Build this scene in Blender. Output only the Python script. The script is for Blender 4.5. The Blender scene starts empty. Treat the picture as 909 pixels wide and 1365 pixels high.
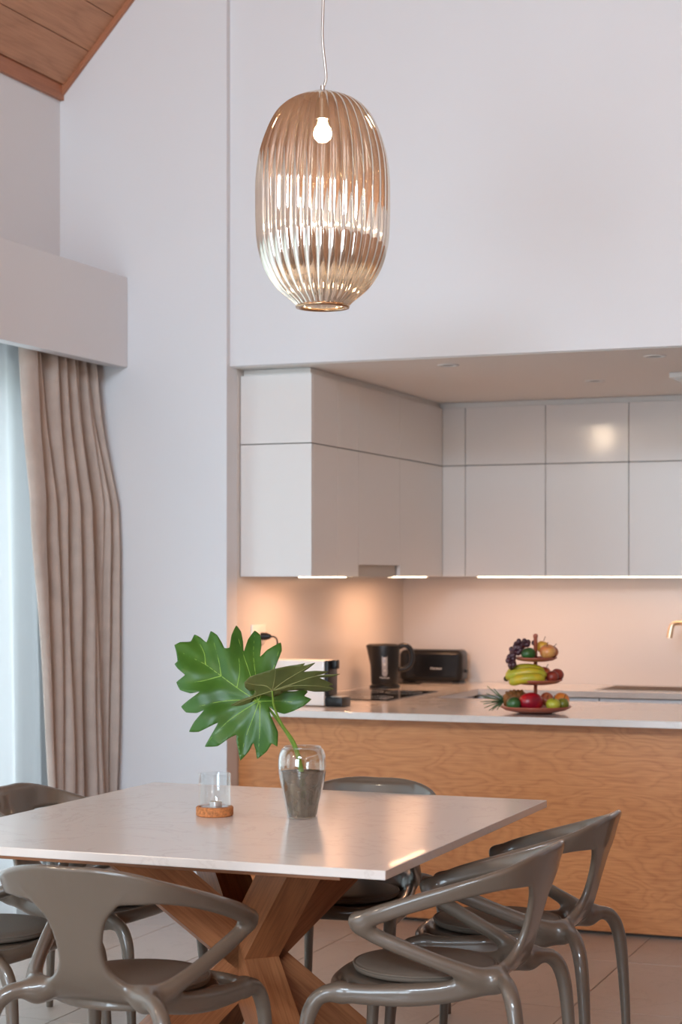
import bpy, bmesh, math, random
import numpy as np
from mathutils import Vector, Matrix, geometry
random.seed(4); np.random.seed(4)
sc = bpy.context.scene
COL = sc.collection
PI = math.pi

# ------------------------------------------------------------------ camera, world, light, exposure
YAW = math.radians(21.4)
RX, RY = math.cos(YAW), math.sin(YAW)          # direction "to the right" seen from the dining side
cam_d = bpy.data.cameras.new('camera'); cam = bpy.data.objects.new('camera', cam_d); COL.objects.link(cam)
cam.location = (0, 0, 1.48); cam.rotation_euler = (PI/2, 0, YAW)
cam_d.sensor_fit = 'VERTICAL'; cam_d.sensor_height = 36; cam_d.lens = 2440/1365*36
cam_d.shift_y = (768-682.5)/1365
cam_d.clip_start = .05
cam_d.dof.use_dof = True; cam_d.dof.focus_distance = 5.45; cam_d.dof.aperture_fstop = 4.0
sc.camera = cam
try: sc.cycles.use_denoising = True
except Exception: pass
sc.cycles.max_bounces = 10; sc.cycles.transparent_max_bounces = 24
sc.cycles.caustics_reflective = False; sc.cycles.caustics_refractive = False
sc.cycles.sample_clamp_indirect = 6
vs = sc.view_settings
vs.view_transform = 'Standard'; vs.look = 'None'; vs.gamma = 1; vs.use_curve_mapping = False
vs.exposure = 0.53
world = bpy.data.worlds.new('sky'); sc.world = world; world.use_nodes = True
bg = world.node_tree.nodes['Background']
bg.inputs['Color'].default_value = (.80, .90, 1.0, 1); bg.inputs['Strength'].default_value = 1.6

def area(name, loc, rot, sx, sy, power, col, spread=PI):
    l = bpy.data.lights.new(name, 'AREA'); l.shape = 'RECTANGLE'; l.size = sx; l.size_y = sy
    l.energy = power; l.color = col; l.spread = spread
    o = bpy.data.objects.new(name, l); COL.objects.link(o); o.location = loc; o.rotation_euler = rot
    return o
# daylight through the left window; rear openings are unseen, added to light the room
area('daylight_left', (-4.62, 4.6, 1.25), (0, -PI/2, 0), 2.2, 4.5, 56, (.86, .93, 1.0))
area('fill_rear_doors', (-2.55, -3.1, 1.22), (PI/2, 0, 0), 2.4, 2.3, 145, (.68, .85, 1.0))
area('fill_rear_clerestory', (-.7, -3.1, 4.1), (PI/2, 0, 0), 2.5, .8, 300, (.69, .85, 1.0))

# ------------------------------------------------------------------ helpers
def tag(o, label=None, cat=None, group=None, kind=None):
    if label: o['label'] = label
    if cat: o['category'] = cat
    if group: o['group'] = group
    if kind: o['kind'] = kind
    return o
def empty(name, loc=(0, 0, 0), rz=0, label=None, cat=None, group=None):
    o = bpy.data.objects.new(name, None); COL.objects.link(o); o.location = loc; o.rotation_euler = (0, 0, rz)
    o.empty_display_size = .1
    return tag(o, label, cat, group)
def link_mesh(name, me, mat, parent=None, smooth=False):
    o = bpy.data.objects.new(name, me); COL.objects.link(o)
    if mat is not None and len(me.materials) == 0: me.materials.append(mat)
    if smooth:
        for p in me.polygons: p.use_smooth = True
    if parent: o.parent = parent
    return o
def pymesh(name, vs_, fs, mat, parent=None, smooth=False):
    me = bpy.data.meshes.new(name); me.from_pydata([tuple(v) for v in vs_], [], [tuple(f) for f in fs]); me.update()
    return link_mesh(name, me, mat, parent, smooth)
class MB:
    """collects shapes into one bmesh"""
    def __init__(s): s.bm = bmesh.new(); s.sm = []
    def box(s, lo, hi, bev=0, mat=None, seg=2):
        c = [(a+b)/2 for a, b in zip(lo, hi)]; d = [b-a for a, b in zip(lo, hi)]
        m = Matrix.Translation(c) @ Matrix.Diagonal((*d, 1))
        if mat is not None: m = mat @ m
        r = bmesh.ops.create_cube(s.bm, size=1, matrix=m)
        if bev > 0:
            es = list({e for v in r['verts'] for e in v.link_edges})
            bmesh.ops.bevel(s.bm, geom=es, offset=bev, segments=seg, profile=.5, affect='EDGES')
        return s
    def prism(s, pts, z0, z1, bev=0, m=None):
        m = m or Matrix.Identity(4)
        lo = [s.bm.verts.new(m @ Vector((x, y, z0))) for x, y in pts]; hi = [s.bm.verts.new(m @ Vector((x, y, z1))) for x, y in pts]
        n = len(pts); fs = [s.bm.faces.new(lo[::-1]), s.bm.faces.new(hi)]
        for i in range(n): fs.append(s.bm.faces.new((lo[i], lo[(i+1) % n], hi[(i+1) % n], hi[i])))
        if bev > 0:
            es = list({e for f in fs for e in f.edges})
            bmesh.ops.bevel(s.bm, geom=es, offset=bev, segments=2, profile=.5, affect='EDGES')
        return s
    def tube(s, pts, r, n=10, cap=True):
        pts = [Vector(p) for p in pts]; k = len(pts)
        rr = r if hasattr(r, '__len__') else [r]*k
        rings = []; up = None
        for i, p in enumerate(pts):
            t = (pts[min(i+1, k-1)]-pts[max(i-1, 0)]).normalized()
            if up is None: up = Vector((0, 0, 1)) if abs(t.z) < .9 else Vector((1, 0, 0))
            up = (up-t*up.dot(t)).normalized(); b = t.cross(up)
            rings.append([s.bm.verts.new(p+(up*math.cos(2*PI*j/n)+b*math.sin(2*PI*j/n))*rr[i]) for j in range(n)])
        for a, b in zip(rings, rings[1:]):
            for j in range(n): s.bm.faces.new((a[j], a[(j+1) % n], b[(j+1) % n], b[j]))
        if cap: s.bm.faces.new(rings[0][::-1]); s.bm.faces.new(rings[-1])
        return s
    def lathe(s, prof, n=40, c=(0, 0, 0), close=True, m=None):
        m = m or Matrix.Identity(4); c = Vector(c); rings = []
        for r, z in prof:
            if r < 1e-6: rings.append([s.bm.verts.new(m @ (c+Vector((0, 0, z))))])
            else: rings.append([s.bm.verts.new(m @ (c+Vector((r*math.cos(2*PI*j/n), r*math.sin(2*PI*j/n), z)))) for j in range(n)])
        for a, b in zip(rings, rings[1:]):
            for j in range(n):
                if len(a) == 1 and len(b) == 1: continue
                if len(a) == 1: s.bm.faces.new((a[0], b[(j+1) % n], b[j]))
                elif len(b) == 1: s.bm.faces.new((a[j], a[(j+1) % n], b[0]))
                else: s.bm.faces.new((a[j], a[(j+1) % n], b[(j+1) % n], b[j]))
        return s
    def ball(s, c, r, sc_=(1, 1, 1), sub=2, rot=None):
        m = Matrix.Translation(c) @ (rot.to_4x4() if rot else Matrix.Identity(4)) @ Matrix.Diagonal((*sc_, 1))
        bmesh.ops.create_icosphere(s.bm, subdivisions=sub, radius=r, matrix=m); return s
    def build(s, name, mat, parent=None, smooth=None):
        bmesh.ops.recalc_face_normals(s.bm, faces=s.bm.faces)
        me = bpy.data.meshes.new(name); s.bm.to_mesh(me); s.bm.free()
        o = link_mesh(name, me, mat, parent, False)
        if smooth:
            for p in me.polygons: p.use_smooth = True
            if smooth != True: me.set_sharp_from_angle(angle=math.radians(smooth))
        return o
def copy_tree(o, parent=None):
    c = o.copy(); COL.objects.link(c); c.parent = parent
    for ch in list(o.children): copy_tree(ch, c)
    return c
def catmull(pts, n):
    P = np.array(pts, float); P = np.vstack([2*P[0]-P[1], P, 2*P[-1]-P[-2]]); out = []
    m = len(P)-3
    for k in range(n):
        t = k/(n-1)*m; i = min(int(t), m-1); t -= i
        a, b, c, d = P[i:i+4]
        out.append(.5*(2*b+(c-a)*t+(2*a-5*b+4*c-d)*t*t+(3*b-a-3*c+d)*t**3))
    return np.array(out)

# ------------------------------------------------------------------ materials
def srgb(r, g, b):
    f = lambda c: (c/255/12.92) if c/255 <= .04045 else ((c/255+.055)/1.055)**2.4
    return (f(r), f(g), f(b), 1)
def mat_new(name):
    m = bpy.data.materials.new(name); m.use_nodes = True
    return m, m.node_tree.nodes, m.node_tree.links, m.node_tree.nodes['Principled BSDF']
def node(ns, t, **kw):
    n = ns.new(t)
    for k, v in kw.items():
        if k in n.inputs: n.inputs[k].default_value = v
        else: setattr(n, k, v)
    return n
def ramp(ns, stops):
    r = ns.new('ShaderNodeValToRGB'); e = r.color_ramp.elements
    while len(e) > 1: e.remove(e[-1])
    e[0].position, e[0].color = stops[0]
    for p, c in stops[1:]:
        x = e.new(p); x.color = c
    return r
def plain(name, col, rough=.5, metal=0, coat=0, noise=0, nscale=20, bump=0, bscale=200, sheen=0, spec=.5, crough=.03):
    m, ns, ls, p = mat_new(name)
    p.inputs['Base Color'].default_value = col; p.inputs['Roughness'].default_value = rough
    p.inputs['Metallic'].default_value = metal; p.inputs['Coat Weight'].default_value = coat
    p.inputs['Coat Roughness'].default_value = crough; p.inputs['Specular IOR Level'].default_value = spec
    p.inputs['Sheen Weight'].default_value = sheen
    tc = ns.new('ShaderNodeTexCoord')
    if noise:
        nz = node(ns, 'ShaderNodeTexNoise', Scale=nscale, Detail=5); ls.new(tc.outputs['Object'], nz.inputs['Vector'])
        lo = tuple(c*(1-noise) for c in col[:3])+(1,); hi = tuple(min(1, c*(1+noise)) for c in col[:3])+(1,)
        r = ramp(ns, [(.3, lo), (.7, hi)]); ls.new(nz.outputs['Fac'], r.inputs['Fac']); ls.new(r.outputs['Color'], p.inputs['Base Color'])
    if bump:
        nb = node(ns, 'ShaderNodeTexNoise', Scale=bscale, Detail=4); ls.new(tc.outputs['Object'], nb.inputs['Vector'])
        b = node(ns, 'ShaderNodeBump', Strength=bump, Distance=.002); ls.new(nb.outputs['Fac'], b.inputs['Height']); ls.new(b.outputs['Normal'], p.inputs['Normal'])
    return m
def wood(name, light, mid, dark, stretch=.18, scale=3.2, rings=9, rough=.42, coat=0, streak=.35, contrast=.5):
    """grain runs along the local X axis"""
    m, ns, ls, p = mat_new(name)
    tc = ns.new('ShaderNodeTexCoord'); oi = ns.new('ShaderNodeObjectInfo')
    off = node(ns, 'ShaderNodeVectorMath', operation='MULTIPLY_ADD')
    cmb = ns.new('ShaderNodeCombineXYZ')
    for k in range(3): ls.new(oi.outputs['Random'], cmb.inputs[k])
    ls.new(cmb.outputs[0], off.inputs[0]); off.inputs[1].default_value = (37, 23, 51); ls.new(tc.outputs['Object'], off.inputs[2])
    mp = node(ns, 'ShaderNodeMapping'); mp.inputs['Scale'].default_value = (stretch, 1, 1); ls.new(off.outputs[0], mp.inputs['Vector'])
    n1 = node(ns, 'ShaderNodeTexNoise', Scale=scale, Detail=3, Roughness=.45, Distortion=.35); ls.new(mp.outputs[0], n1.inputs['Vector'])
    mu = node(ns, 'ShaderNodeMath', operation='MULTIPLY'); mu.inputs[1].default_value = rings; ls.new(n1.outputs['Fac'], mu.inputs[0])
    fr = node(ns, 'ShaderNodeMath', operation='FRACT'); ls.new(mu.outputs[0], fr.inputs[0])
    r1 = ramp(ns, [(0, dark), (.18, mid), (.55, light), (.85, mid), (1, dark)]); ls.new(fr.outputs[0], r1.inputs['Fac'])
    mp2 = node(ns, 'ShaderNodeMapping'); mp2.inputs['Scale'].default_value = (.04, 1, 1); ls.new(off.outputs[0], mp2.inputs['Vector'])
    n2 = node(ns, 'ShaderNodeTexNoise', Scale=160, Detail=3); ls.new(mp2.outputs[0], n2.inputs['Vector'])
    r2 = ramp(ns, [(.35, dark), (.6, light)]); ls.new(n2.outputs['Fac'], r2.inputs['Fac'])
    n3 = node(ns, 'ShaderNodeTexNoise', Scale=1.6, Detail=2); ls.new(mp.outputs[0], n3.inputs['Vector'])
    r3 = ramp(ns, [(.3, mid), (.7, light)]); ls.new(n3.outputs['Fac'], r3.inputs['Fac'])
    x0 = node(ns, 'ShaderNodeMix', data_type='RGBA'); x0.inputs['Factor'].default_value = contrast
    ls.new(r3.outputs[0], x0.inputs['A']); ls.new(r1.outputs[0], x0.inputs['B'])
    x1 = node(ns, 'ShaderNodeMix', data_type='RGBA'); x1.inputs['Factor'].default_value = streak
    ls.new(x0.outputs['Result'], x1.inputs['A']); ls.new(r2.outputs[0], x1.inputs['B'])
    ls.new(x1.outputs['Result'], p.inputs['Base Color'])
    p.inputs['Roughness'].default_value = rough; p.inputs['Coat Weight'].default_value = coat
    b = node(ns, 'ShaderNodeBump', Strength=.12, Distance=.001); ls.new(n2.outputs['Fac'], b.inputs['Height']); ls.new(b.outputs['Normal'], p.inputs['Normal'])
    return m
def thin_glass(name, tint, refl=1.0, rough=0.0, gtint=(1, 1, 1, 1)):
    m, ns, ls, p = mat_new(name); ns.remove(p)
    tr = node(ns, 'ShaderNodeBsdfTransparent'); tr.inputs[0].default_value = tint
    gl = node(ns, 'ShaderNodeBsdfGlossy'); gl.inputs['Color'].default_value = gtint; gl.inputs['Roughness'].default_value = rough
    lw = node(ns, 'ShaderNodeLayerWeight'); lw.inputs['Blend'].default_value = .5
    pw_ = node(ns, 'ShaderNodeMath', operation='POWER'); pw_.inputs[1].default_value = 4; ls.new(lw.outputs['Facing'], pw_.inputs[0])
    mu = node(ns, 'ShaderNodeMath', operation='MULTIPLY_ADD'); mu.inputs[1].default_value = .75*refl; mu.inputs[2].default_value = .04*refl; mu.use_clamp = True
    ls.new(pw_.outputs[0], mu.inputs[0])
    mx = ns.new('ShaderNodeMixShader'); ls.new(mu.outputs[0], mx.inputs[0]); ls.new(tr.outputs[0], mx.inputs[1]); ls.new(gl.outputs[0], mx.inputs[2])
    ls.new(mx.outputs[0], ns['Material Output'].inputs['Surface'])
    return m
def emit(name, col, s):
    m, ns, ls, p = mat_new(name)
    p.inputs['Base Color'].default_value = (0, 0, 0, 1); p.inputs['Emission Color'].default_value = col; p.inputs['Emission Strength'].default_value = s
    return m

M = {}
M['plaster'] = plain('plaster', (.745, .745, .765, 1), .85, bump=.05, bscale=120)
M['plaster_kitchen'] = plain('kitchen_plaster', (.83, .80, .77, 1), .8, bump=.04, bscale=120)
M['splash'] = plain('backsplash', (.69, .635, .60, 1), .22, spec=.45)
M['ceil_wood'] = wood('ceiling_wood', srgb(190, 138, 104), srgb(174, 122, 90), srgb(150, 102, 72), rough=.55, scale=5, streak=.3)
M['beam_trim'] = wood('roof_trim_wood', srgb(178, 118, 86), srgb(164, 106, 76), srgb(142, 90, 64), rough=.5, streak=.3)
M['oak'] = wood('oak_veneer', srgb(212, 146, 90), srgb(196, 126, 72), srgb(170, 102, 54), stretch=.36, scale=5.6, rings=17, rough=.40, streak=.34, contrast=.55)
M['walnut'] = wood('table_wood', srgb(182, 122, 80), srgb(164, 104, 66), srgb(128, 76, 46), stretch=.12, scale=7, rings=8, rough=.4, streak=.4)
M['lacquer'] = plain('white_gloss_lacquer', (.76, .73, .71, 1), .30, coat=.5, crough=.09, spec=.4)
M['carcass'] = plain('cabinet_carcass', (.50, .46, .42, 1), .6)
M['gap'] = plain('dark_recess', (.10, .075, .06, 1), .7)
M['steel'] = plain('brushed_steel', (.62, .60, .57, 1), .32, metal=1, bump=.05, bscale=300)
M['brass'] = plain('brushed_brass', (.80, .62, .44, 1), .28, metal=1)
M['alu'] = plain('aluminium_rail', (.75, .76, .78, 1), .35, metal=.3)
M['black'] = plain('black_plastic', (.008, .008, .009, 1), .35, spec=.3)
M['black_glass'] = plain('black_hob_glass', (.006, .006, .007, 1), .06)
M['black_gloss'] = plain('black_gloss_panel', (.006, .006, .007, 1), .22, spec=.3)
M['white_plastic'] = plain('white_plastic', (.80, .78, .75, 1), .3, coat=.3)
M['chair'] = plain('taupe_lacquer', (.128, .096, .070, 1), .40, coat=.75, crough=.05)
M['cushion'] = plain('taupe_leather', (.150, .115, .088, 1), .6, spec=.2, bump=.10, bscale=350)
M['foot'] = plain('white_paint', (.74, .73, .73, 1), .4)
M['drape'] = plain('taupe_velvet', srgb(188, 173, 163), .85, noise=.08, nscale=14, bump=.25, bscale=160, sheen=.25)
M['print'] = plain('silver_print', (.75, .72, .68, 1), .4)
M['cork'] = plain('cork', srgb(190, 120, 68), .75, noise=.35, nscale=120, bump=.3, bscale=150)
M['wax'] = plain('wax', (.80, .68, .50, 1), .5)
M['tin'] = plain('tealight_tin', (.78, .76, .74, 1), .3, metal=.7)
M['terracotta'] = plain('terracotta_enamel', srgb(168, 92, 70), .35, coat=.2)
M['stem'] = plain('petiole_green', srgb(120, 150, 52), .45, noise=.2, nscale=30)
M['vein'] = plain('leaf_vein', srgb(128, 168, 66), .45)
M['vein_dark'] = plain('leaf_vein_underside', srgb(134, 134, 78), .5)
M['root'] = plain('root', srgb(120, 92, 60), .7)
M['glass'] = thin_glass('clear_glass', (.97, .98, .98, 1), 1.1)
M['vase_glass'] = thin_glass('vase_glass', (.93, .94, .93, 1), 2.2)
M['pane'] = thin_glass('window_glass', (.95, .98, .97, 1), .8)
M['rug'] = plain('brown_rug', srgb(96, 70, 52), .95, noise=.25, nscale=40, bump=.4, bscale=90)
M['lawn'] = plain('lawn', srgb(110, 140, 80), .9, noise=.3, nscale=6)
M['terrace'] = plain('terrace_stone', srgb(205, 205, 200), .8, noise=.08, nscale=3)
M['led'] = emit('led_diffuser', (1, .78, .55, 1), 5)
M['globe'] = emit('added_lamp_globe', (1, .78, .56, 1), 80)  # glow of the added, unseen globe lamps
M['bulb'] = emit('bulb_glow', (1, .78, .52, 1), 70)

def stone_mat(name, base, vein, speck, rough, coat, scale=3.0):
    m, ns, ls, p = mat_new(name); tc = ns.new('ShaderNodeTexCoord')
    n1 = node(ns, 'ShaderNodeTexNoise', Scale=scale, Detail=7, Roughness=.6, Distortion=1.2); ls.new(tc.outputs['Object'], n1.inputs['Vector'])
    r1 = ramp(ns, [(.35, base), (.49, base), (.505, vein), (.52, base), (.8, speck)]); ls.new(n1.outputs['Fac'], r1.inputs['Fac'])
    n2 = node(ns, 'ShaderNodeTexNoise', Scale=90, Detail=3); ls.new(tc.outputs['Object'], n2.inputs['Vector'])
    r2 = ramp(ns, [(.28, vein), (.42, base)]); ls.new(n2.outputs['Fac'], r2.inputs['Fac'])
    x = node(ns, 'ShaderNodeMix', data_type='RGBA', blend_type='MULTIPLY'); x.inputs['Factor'].default_value = .18
    ls.new(r1.outputs[0], x.inputs['A']); ls.new(r2.outputs[0], x.inputs['B']); ls.new(x.outputs['Result'], p.inputs['Base Color'])
    p.inputs['Roughness'].default_value = rough; p.inputs['Coat Weight'].default_value = coat; p.inputs['Coat Roughness'].default_value = .03
    return m
M['quartz'] = stone_mat('cream_quartz', (.75, .685, .635, 1), (.69, .62, .57, 1), (.77, .71, .66, 1), .22, .07)
M['worktop'] = stone_mat('white_worktop', (.76, .71, .67, 1), (.72, .67, .63, 1), (.78, .73, .69, 1), .14, .25)
M['tile'] = stone_mat('floor_tile', (.54, .475, .425, 1), (.49, .43, .38, 1), (.58, .51, .455, 1), .32, 0, 2.0)
M['grout'] = plain('grout', srgb(92, 76, 64), .9)

def sheer_mat():
    m, ns, ls, p = mat_new('sheer_voile'); ns.remove(p)
    tl = node(ns, 'ShaderNodeBsdfTranslucent'); tl.inputs['Color'].default_value = (.72, .75, .78, 1)
    df = node(ns, 'ShaderNodeBsdfDiffuse'); df.inputs['Color'].default_value = (.80, .81, .82, 1)
    tr = node(ns, 'ShaderNodeBsdfTransparent'); tr.inputs[0].default_value = (.95, .97, .98, 1)
    a = ns.new('ShaderNodeMixShader'); a.inputs[0].default_value = .4; ls.new(tl.outputs[0], a.inputs[1]); ls.new(df.outputs[0], a.inputs[2])
    b = ns.new('ShaderNodeMixShader'); b.inputs[0].default_value = .16; ls.new(a.outputs[0], b.inputs[1]); ls.new(tr.outputs[0], b.inputs[2])
    ls.new(b.outputs[0], ns['Material Output'].inputs['Surface']); return m
M['sheer'] = sheer_mat()
def shade_mat():
    m, ns, ls, p = mat_new('smoked_gold_mirror_glass'); ns.remove(p)
    tr = node(ns, 'ShaderNodeBsdfTransparent'); tr.inputs[0].default_value = (.86, .78, .68, 1)
    gl = node(ns, 'ShaderNodeBsdfGlossy'); gl.inputs['Color'].default_value = (.95, .90, .83, 1); gl.inputs['Roughness'].default_value = .03
    mx = ns.new('ShaderNodeMixShader'); mx.inputs[0].default_value = .70
    ls.new(tr.outputs[0], mx.inputs[1]); ls.new(gl.outputs[0], mx.inputs[2]); ls.new(mx.outputs[0], ns['Material Output'].inputs['Surface']); return m
M['shade'] = shade_mat()
def leaf_mat(name, c1, c2, rough=.38):
    m, ns, ls, p = mat_new(name); tc = ns.new('ShaderNodeTexCoord')
    n = node(ns, 'ShaderNodeTexNoise', Scale=9, Detail=4); ls.new(tc.outputs['Object'], n.inputs['Vector'])
    r = ramp(ns, [(.3, c1), (.7, c2)]); ls.new(n.outputs['Fac'], r.inputs['Fac']); ls.new(r.outputs[0], p.inputs['Base Color'])
    p.inputs['Roughness'].default_value = rough; p.inputs['Specular IOR Level'].default_value = .5
    tl = node(ns, 'ShaderNodeBsdfTranslucent'); ls.new(r.outputs[0], tl.inputs[0])
    mx = ns.new('ShaderNodeMixShader'); mx.inputs[0].default_value = .18
    ls.new(p.outputs[0], mx.inputs[1]); ls.new(tl.outputs[0], mx.inputs[2]); ls.new(mx.outputs[0], ns['Material Output'].inputs['Surface']); return m
M['leaf'] = leaf_mat('leaf_green', srgb(48, 94, 26), srgb(74, 118, 40))
M['leaf_under'] = leaf_mat('leaf_underside', srgb(78, 90, 38), srgb(104, 108, 56), .5)
def water_mat():
    m, ns, ls, p = mat_new('murky_water'); ns.remove(p)
    tr = node(ns, 'ShaderNodeBsdfTransparent'); tr.inputs[0].default_value = (.62, .56, .48, 1)
    df = node(ns, 'ShaderNodeBsdfDiffuse'); df.inputs['Color'].default_value = (.22, .18, .135, 1)
    tc = ns.new('ShaderNodeTexCoord'); n = node(ns, 'ShaderNodeTexNoise', Scale=22, Detail=2); ls.new(tc.outputs['Object'], n.inputs['Vector'])
    r = ramp(ns, [(.3, (.36,)*3+(1,)), (.7, (.62,)*3+(1,))]); ls.new(n.outputs['Fac'], r.inputs[0])
    mx = ns.new('ShaderNodeMixShader'); ls.new(r.outputs[0], mx.inputs[0]); ls.new(tr.outputs[0], mx.inputs[1]); ls.new(df.outputs[0], mx.inputs[2])
    ls.new(mx.outputs[0], ns['Material Output'].inputs['Surface']); return m
M['water'] = water_mat()

# ------------------------------------------------------------------ setting
XL, YW = -4.236, 7.30            # long left wall, gable wall
KX, KB = -3.40, 9.63             # kitchen left wall, kitchen back wall
EAVE, SLOPE = 3.644, 1.083
RIDGE_X = -.7
def struct(o): o['kind'] = 'structure'; return o
# floor with separate tiles
fb = MB().box((-4.5, -3.2, -.10), (3.2, 9.9, -.006)).build('floor', M['grout']); struct(fb)
tm = MB().box((-.1938, -.3978, -.012), (.1938, .3978, 0), .0012, seg=1)
t0 = None
gx0, gy0 = -1.555, 6.13
for i in range(-7, 6):
    for j in range(-6, 4):
        x, y = gx0+(i+.5)*.391, gy0+(j+.5)*.80+.0
        if not (-4.6 < x < .6 and 1.2 < y < 7.9): continue
        if t0 is None:
            t0 = tm.build('tile', M['tile'], fb); o = t0
        else:
            o = bpy.data.objects.new('tile', t0.data); COL.objects.link(o); o.parent = fb
        o.location = (x, y, random.uniform(-.0006, 0))
MB().box((.62, -3.2, -.02), (3.2, 9.9, 0)).box((-4.5, -3.2, -.02), (.62, 1.3, 0)).build('tiled_margin', M['tile'], fb)['kind'] = 'stuff'

# left wall with a wide sliding window opening
wy0, wy1, wz1 = 2.4, 6.90, 2.42
w = MB()
w.box((XL-.25, -3.2, 0), (XL, wy0, EAVE+.3)).box((XL-.25, wy1, 0), (XL, YW+.2, EAVE+.3)).box((XL-.25, wy0, wz1), (XL, wy1, EAVE+.3))
struct(w.build('wall_left', M['plaster']))
# gable wall left of the kitchen opening; header above the opening set back 3 cm
def roof_z(x): return EAVE+SLOPE*(x-XL) if x < RIDGE_X else EAVE+SLOPE*(RIDGE_X-XL)-SLOPE*(x-RIDGE_X)
def roof_x(z, sd): return RIDGE_X+sd*(roof_z(RIDGE_X)-z)/SLOPE
mY = Matrix(((1, 0, 0, 0), (0, 0, -1, 0), (0, 1, 0, 0), (0, 0, 0, 1)))   # prism (x,z) pulled along y
g = MB(); g.prism([(XL-.2, 0), (KX, 0), (KX, roof_z(KX)+.2), (XL-.2, roof_z(XL-.2)+.2)], -(YW+.108), -YW, m=mY)
struct(g.build('wall_far', M['plaster']))
g = MB(); g.prism([(KX-.02, 2.405), (3.2, 2.405), (3.2, roof_z(3.2)+.2), (RIDGE_X, roof_z(RIDGE_X)+.2), (KX-.02, roof_z(KX)+.2)], -(YW+.25), -(YW+.035), m=mY)
struct(g.build('wall_header', M['plaster']))
struct(MB().box((KX-.2, YW+.108, 0), (KX, KB+.2, 2.62)).build('wall_kitchen_left', M['splash']))
struct(MB().box((KX-.2, KB, 0), (.8, KB+.2, 2.62)).build('wall_kitchen_back', M['splash']))
struct(MB().box((.62, YW+.2, 0), (.8, KB+.2, 2.62)).build('wall_kitchen_right', M['plaster_kitchen']))
struct(MB().box((.62, YW, 0), (3.2, YW+.25, 2.41)).build('wall_far_right', M['plaster']))
struct(MB().box((KX-.1, YW+.06, 2.402), (.8, KB+.1, 2.55)).build('ceiling_kitchen', M['plaster_kitchen']))
struct(MB().box((3.0, -3.2, 0), (3.2, YW+.2, 4.0)).build('wall_right', M['plaster']))
# wall behind the viewer with unseen openings added for light and reflections
g = MB()
a0, a1, b0, b1 = -3.8, -1.3, -2.0, .6
for q in ([(XL-.2, 0), (a0, 0), (a0, 2.42), (XL-.2, 2.42)], [(a1, 0), (3.2, 0), (3.2, 2.42), (a1, 2.42)], [(XL-.2, 2.42), (3.2, 2.42), (3.2, 3.2), (XL-.2, 3.2)],
          [(b0, 3.2), (b1, 3.2), (b1, 3.65), (b0, 3.65)],
          [(XL-.2, 3.2), (b0, 3.2), (b0, 4.6), (roof_x(4.6, -1)-.2, 4.6)], [(b1, 3.2), (3.2, 3.2), (roof_x(4.6, 1)+.2, 4.6), (b1, 4.6)],
          [(roof_x(4.6, -1)-.2, 4.6), (roof_x(4.6, 1)+.2, 4.6), (RIDGE_X, roof_z(RIDGE_X)+.2)]):
    g.prism(q, 3.0, 3.2, m=mY)
struct(g.build('wall_rear', M['plaster']))
for nm_, (x0, x1, z0, z1) in (('added_window_2', (a0, a1, 0, 2.42)), ('added_window_3', (b0, b1, 3.65, 4.6))):  # unseen rear windows, added to carry the fill light
    f = struct(MB().box((x0, -3.12, z0), (x0+.06, -3.04, z1)).box((x1-.06, -3.12, z0), (x1, -3.04, z1)).box((x0+.06, -3.12, z1-.06), (x1-.06, -3.04, z1)).box((x0+.06, -3.12, z0), (x1-.06, -3.04, z0+.06)).build(nm_, M['foot']))
    for k in (1, 2): MB().box((x0+(x1-x0)*k/3-.03, -3.12, z0+.06), (x0+(x1-x0)*k/3+.03, -3.04, z1-.06), .004).build('mullion', M['foot'], f)

# boarded roof
sl_len = (RIDGE_X-XL)/math.cos(math.atan(SLOPE))
ceil = struct(MB().prism([(XL-.25, roof_z(XL-.25)+.06), (RIDGE_X, roof_z(RIDGE_X)+.06), (3.3, roof_z(3.3)+.06), (3.3, roof_z(3.3)+.2), (RIDGE_X, roof_z(RIDGE_X)+.2), (XL-.25, roof_z(XL-.25)+.2)], -(YW+.1), 3.2, m=mY).build('ceiling', M['ceil_wood']))
pw = .19
pm = MB().box((-5.24, -pw/2+.0015, -.018), (5.24, pw/2-.0015, 0), .002, seg=1)
p0 = None
for side in (0, 1):
    n = int(sl_len/pw)+1
    for k in range(n):
        if p0 is None: p0 = pm.build('plank', M['ceil_wood'], ceil); o = p0
        else: o = bpy.data.objects.new('plank', p0.data); COL.objects.link(o); o.parent = ceil
        s = (k+.5)*pw+.03
        x = XL+s*math.cos(math.atan(SLOPE)) if side == 0 else (2*RIDGE_X-XL)-s*math.cos(math.atan(SLOPE))
        z = roof_z(x)+.055
        a = math.atan(SLOPE)*(1 if side == 0 else -1)
        o.matrix_local = Matrix.Translation((x, (YW-3.1)/2, z)) @ Matrix.Rotation(-a, 4, 'Y') @ Matrix.Rotation(PI/2, 4, 'Z')
# eave board and rake board
o = struct(MB().box((-5.2, 0, 0), (5.2, .022, .095), .002, seg=1).build('trim_1', M['beam_trim'])); o.matrix_world = Matrix.Translation((XL+.022, 2.1, EAVE)) @ Matrix.Rotation(PI/2, 4, 'Z')
ca, sa = math.cos(math.atan(SLOPE)), math.sin(math.atan(SLOPE))
o = struct(MB().box((0, -.022, 0), (5.0, 0, .085), .002, seg=1).build('trim_2', M['beam_trim'])); o.matrix_world = Matrix.Translation((XL, YW, EAVE)) @ Matrix.Rotation(-math.atan(SLOPE), 4, 'Y')
o = struct(MB().box((-5.0, -.022, 0), (0, 0, .085), .002, seg=1).build('trim_3', M['beam_trim'])); o.matrix_world = Matrix.Translation((2*RIDGE_X-XL, YW, EAVE)) @ Matrix.Rotation(math.atan(SLOPE), 4, 'Y')
# pelmet box over the curtains (front board, top board)
struct(MB().box((-3.955, 2.3, 2.416), (-3.889, YW-.001, 2.82), .003).box((XL, 2.3, 2.76), (-3.94, YW-.001, 2.82)).build('trim_4', M['plaster']))

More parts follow.
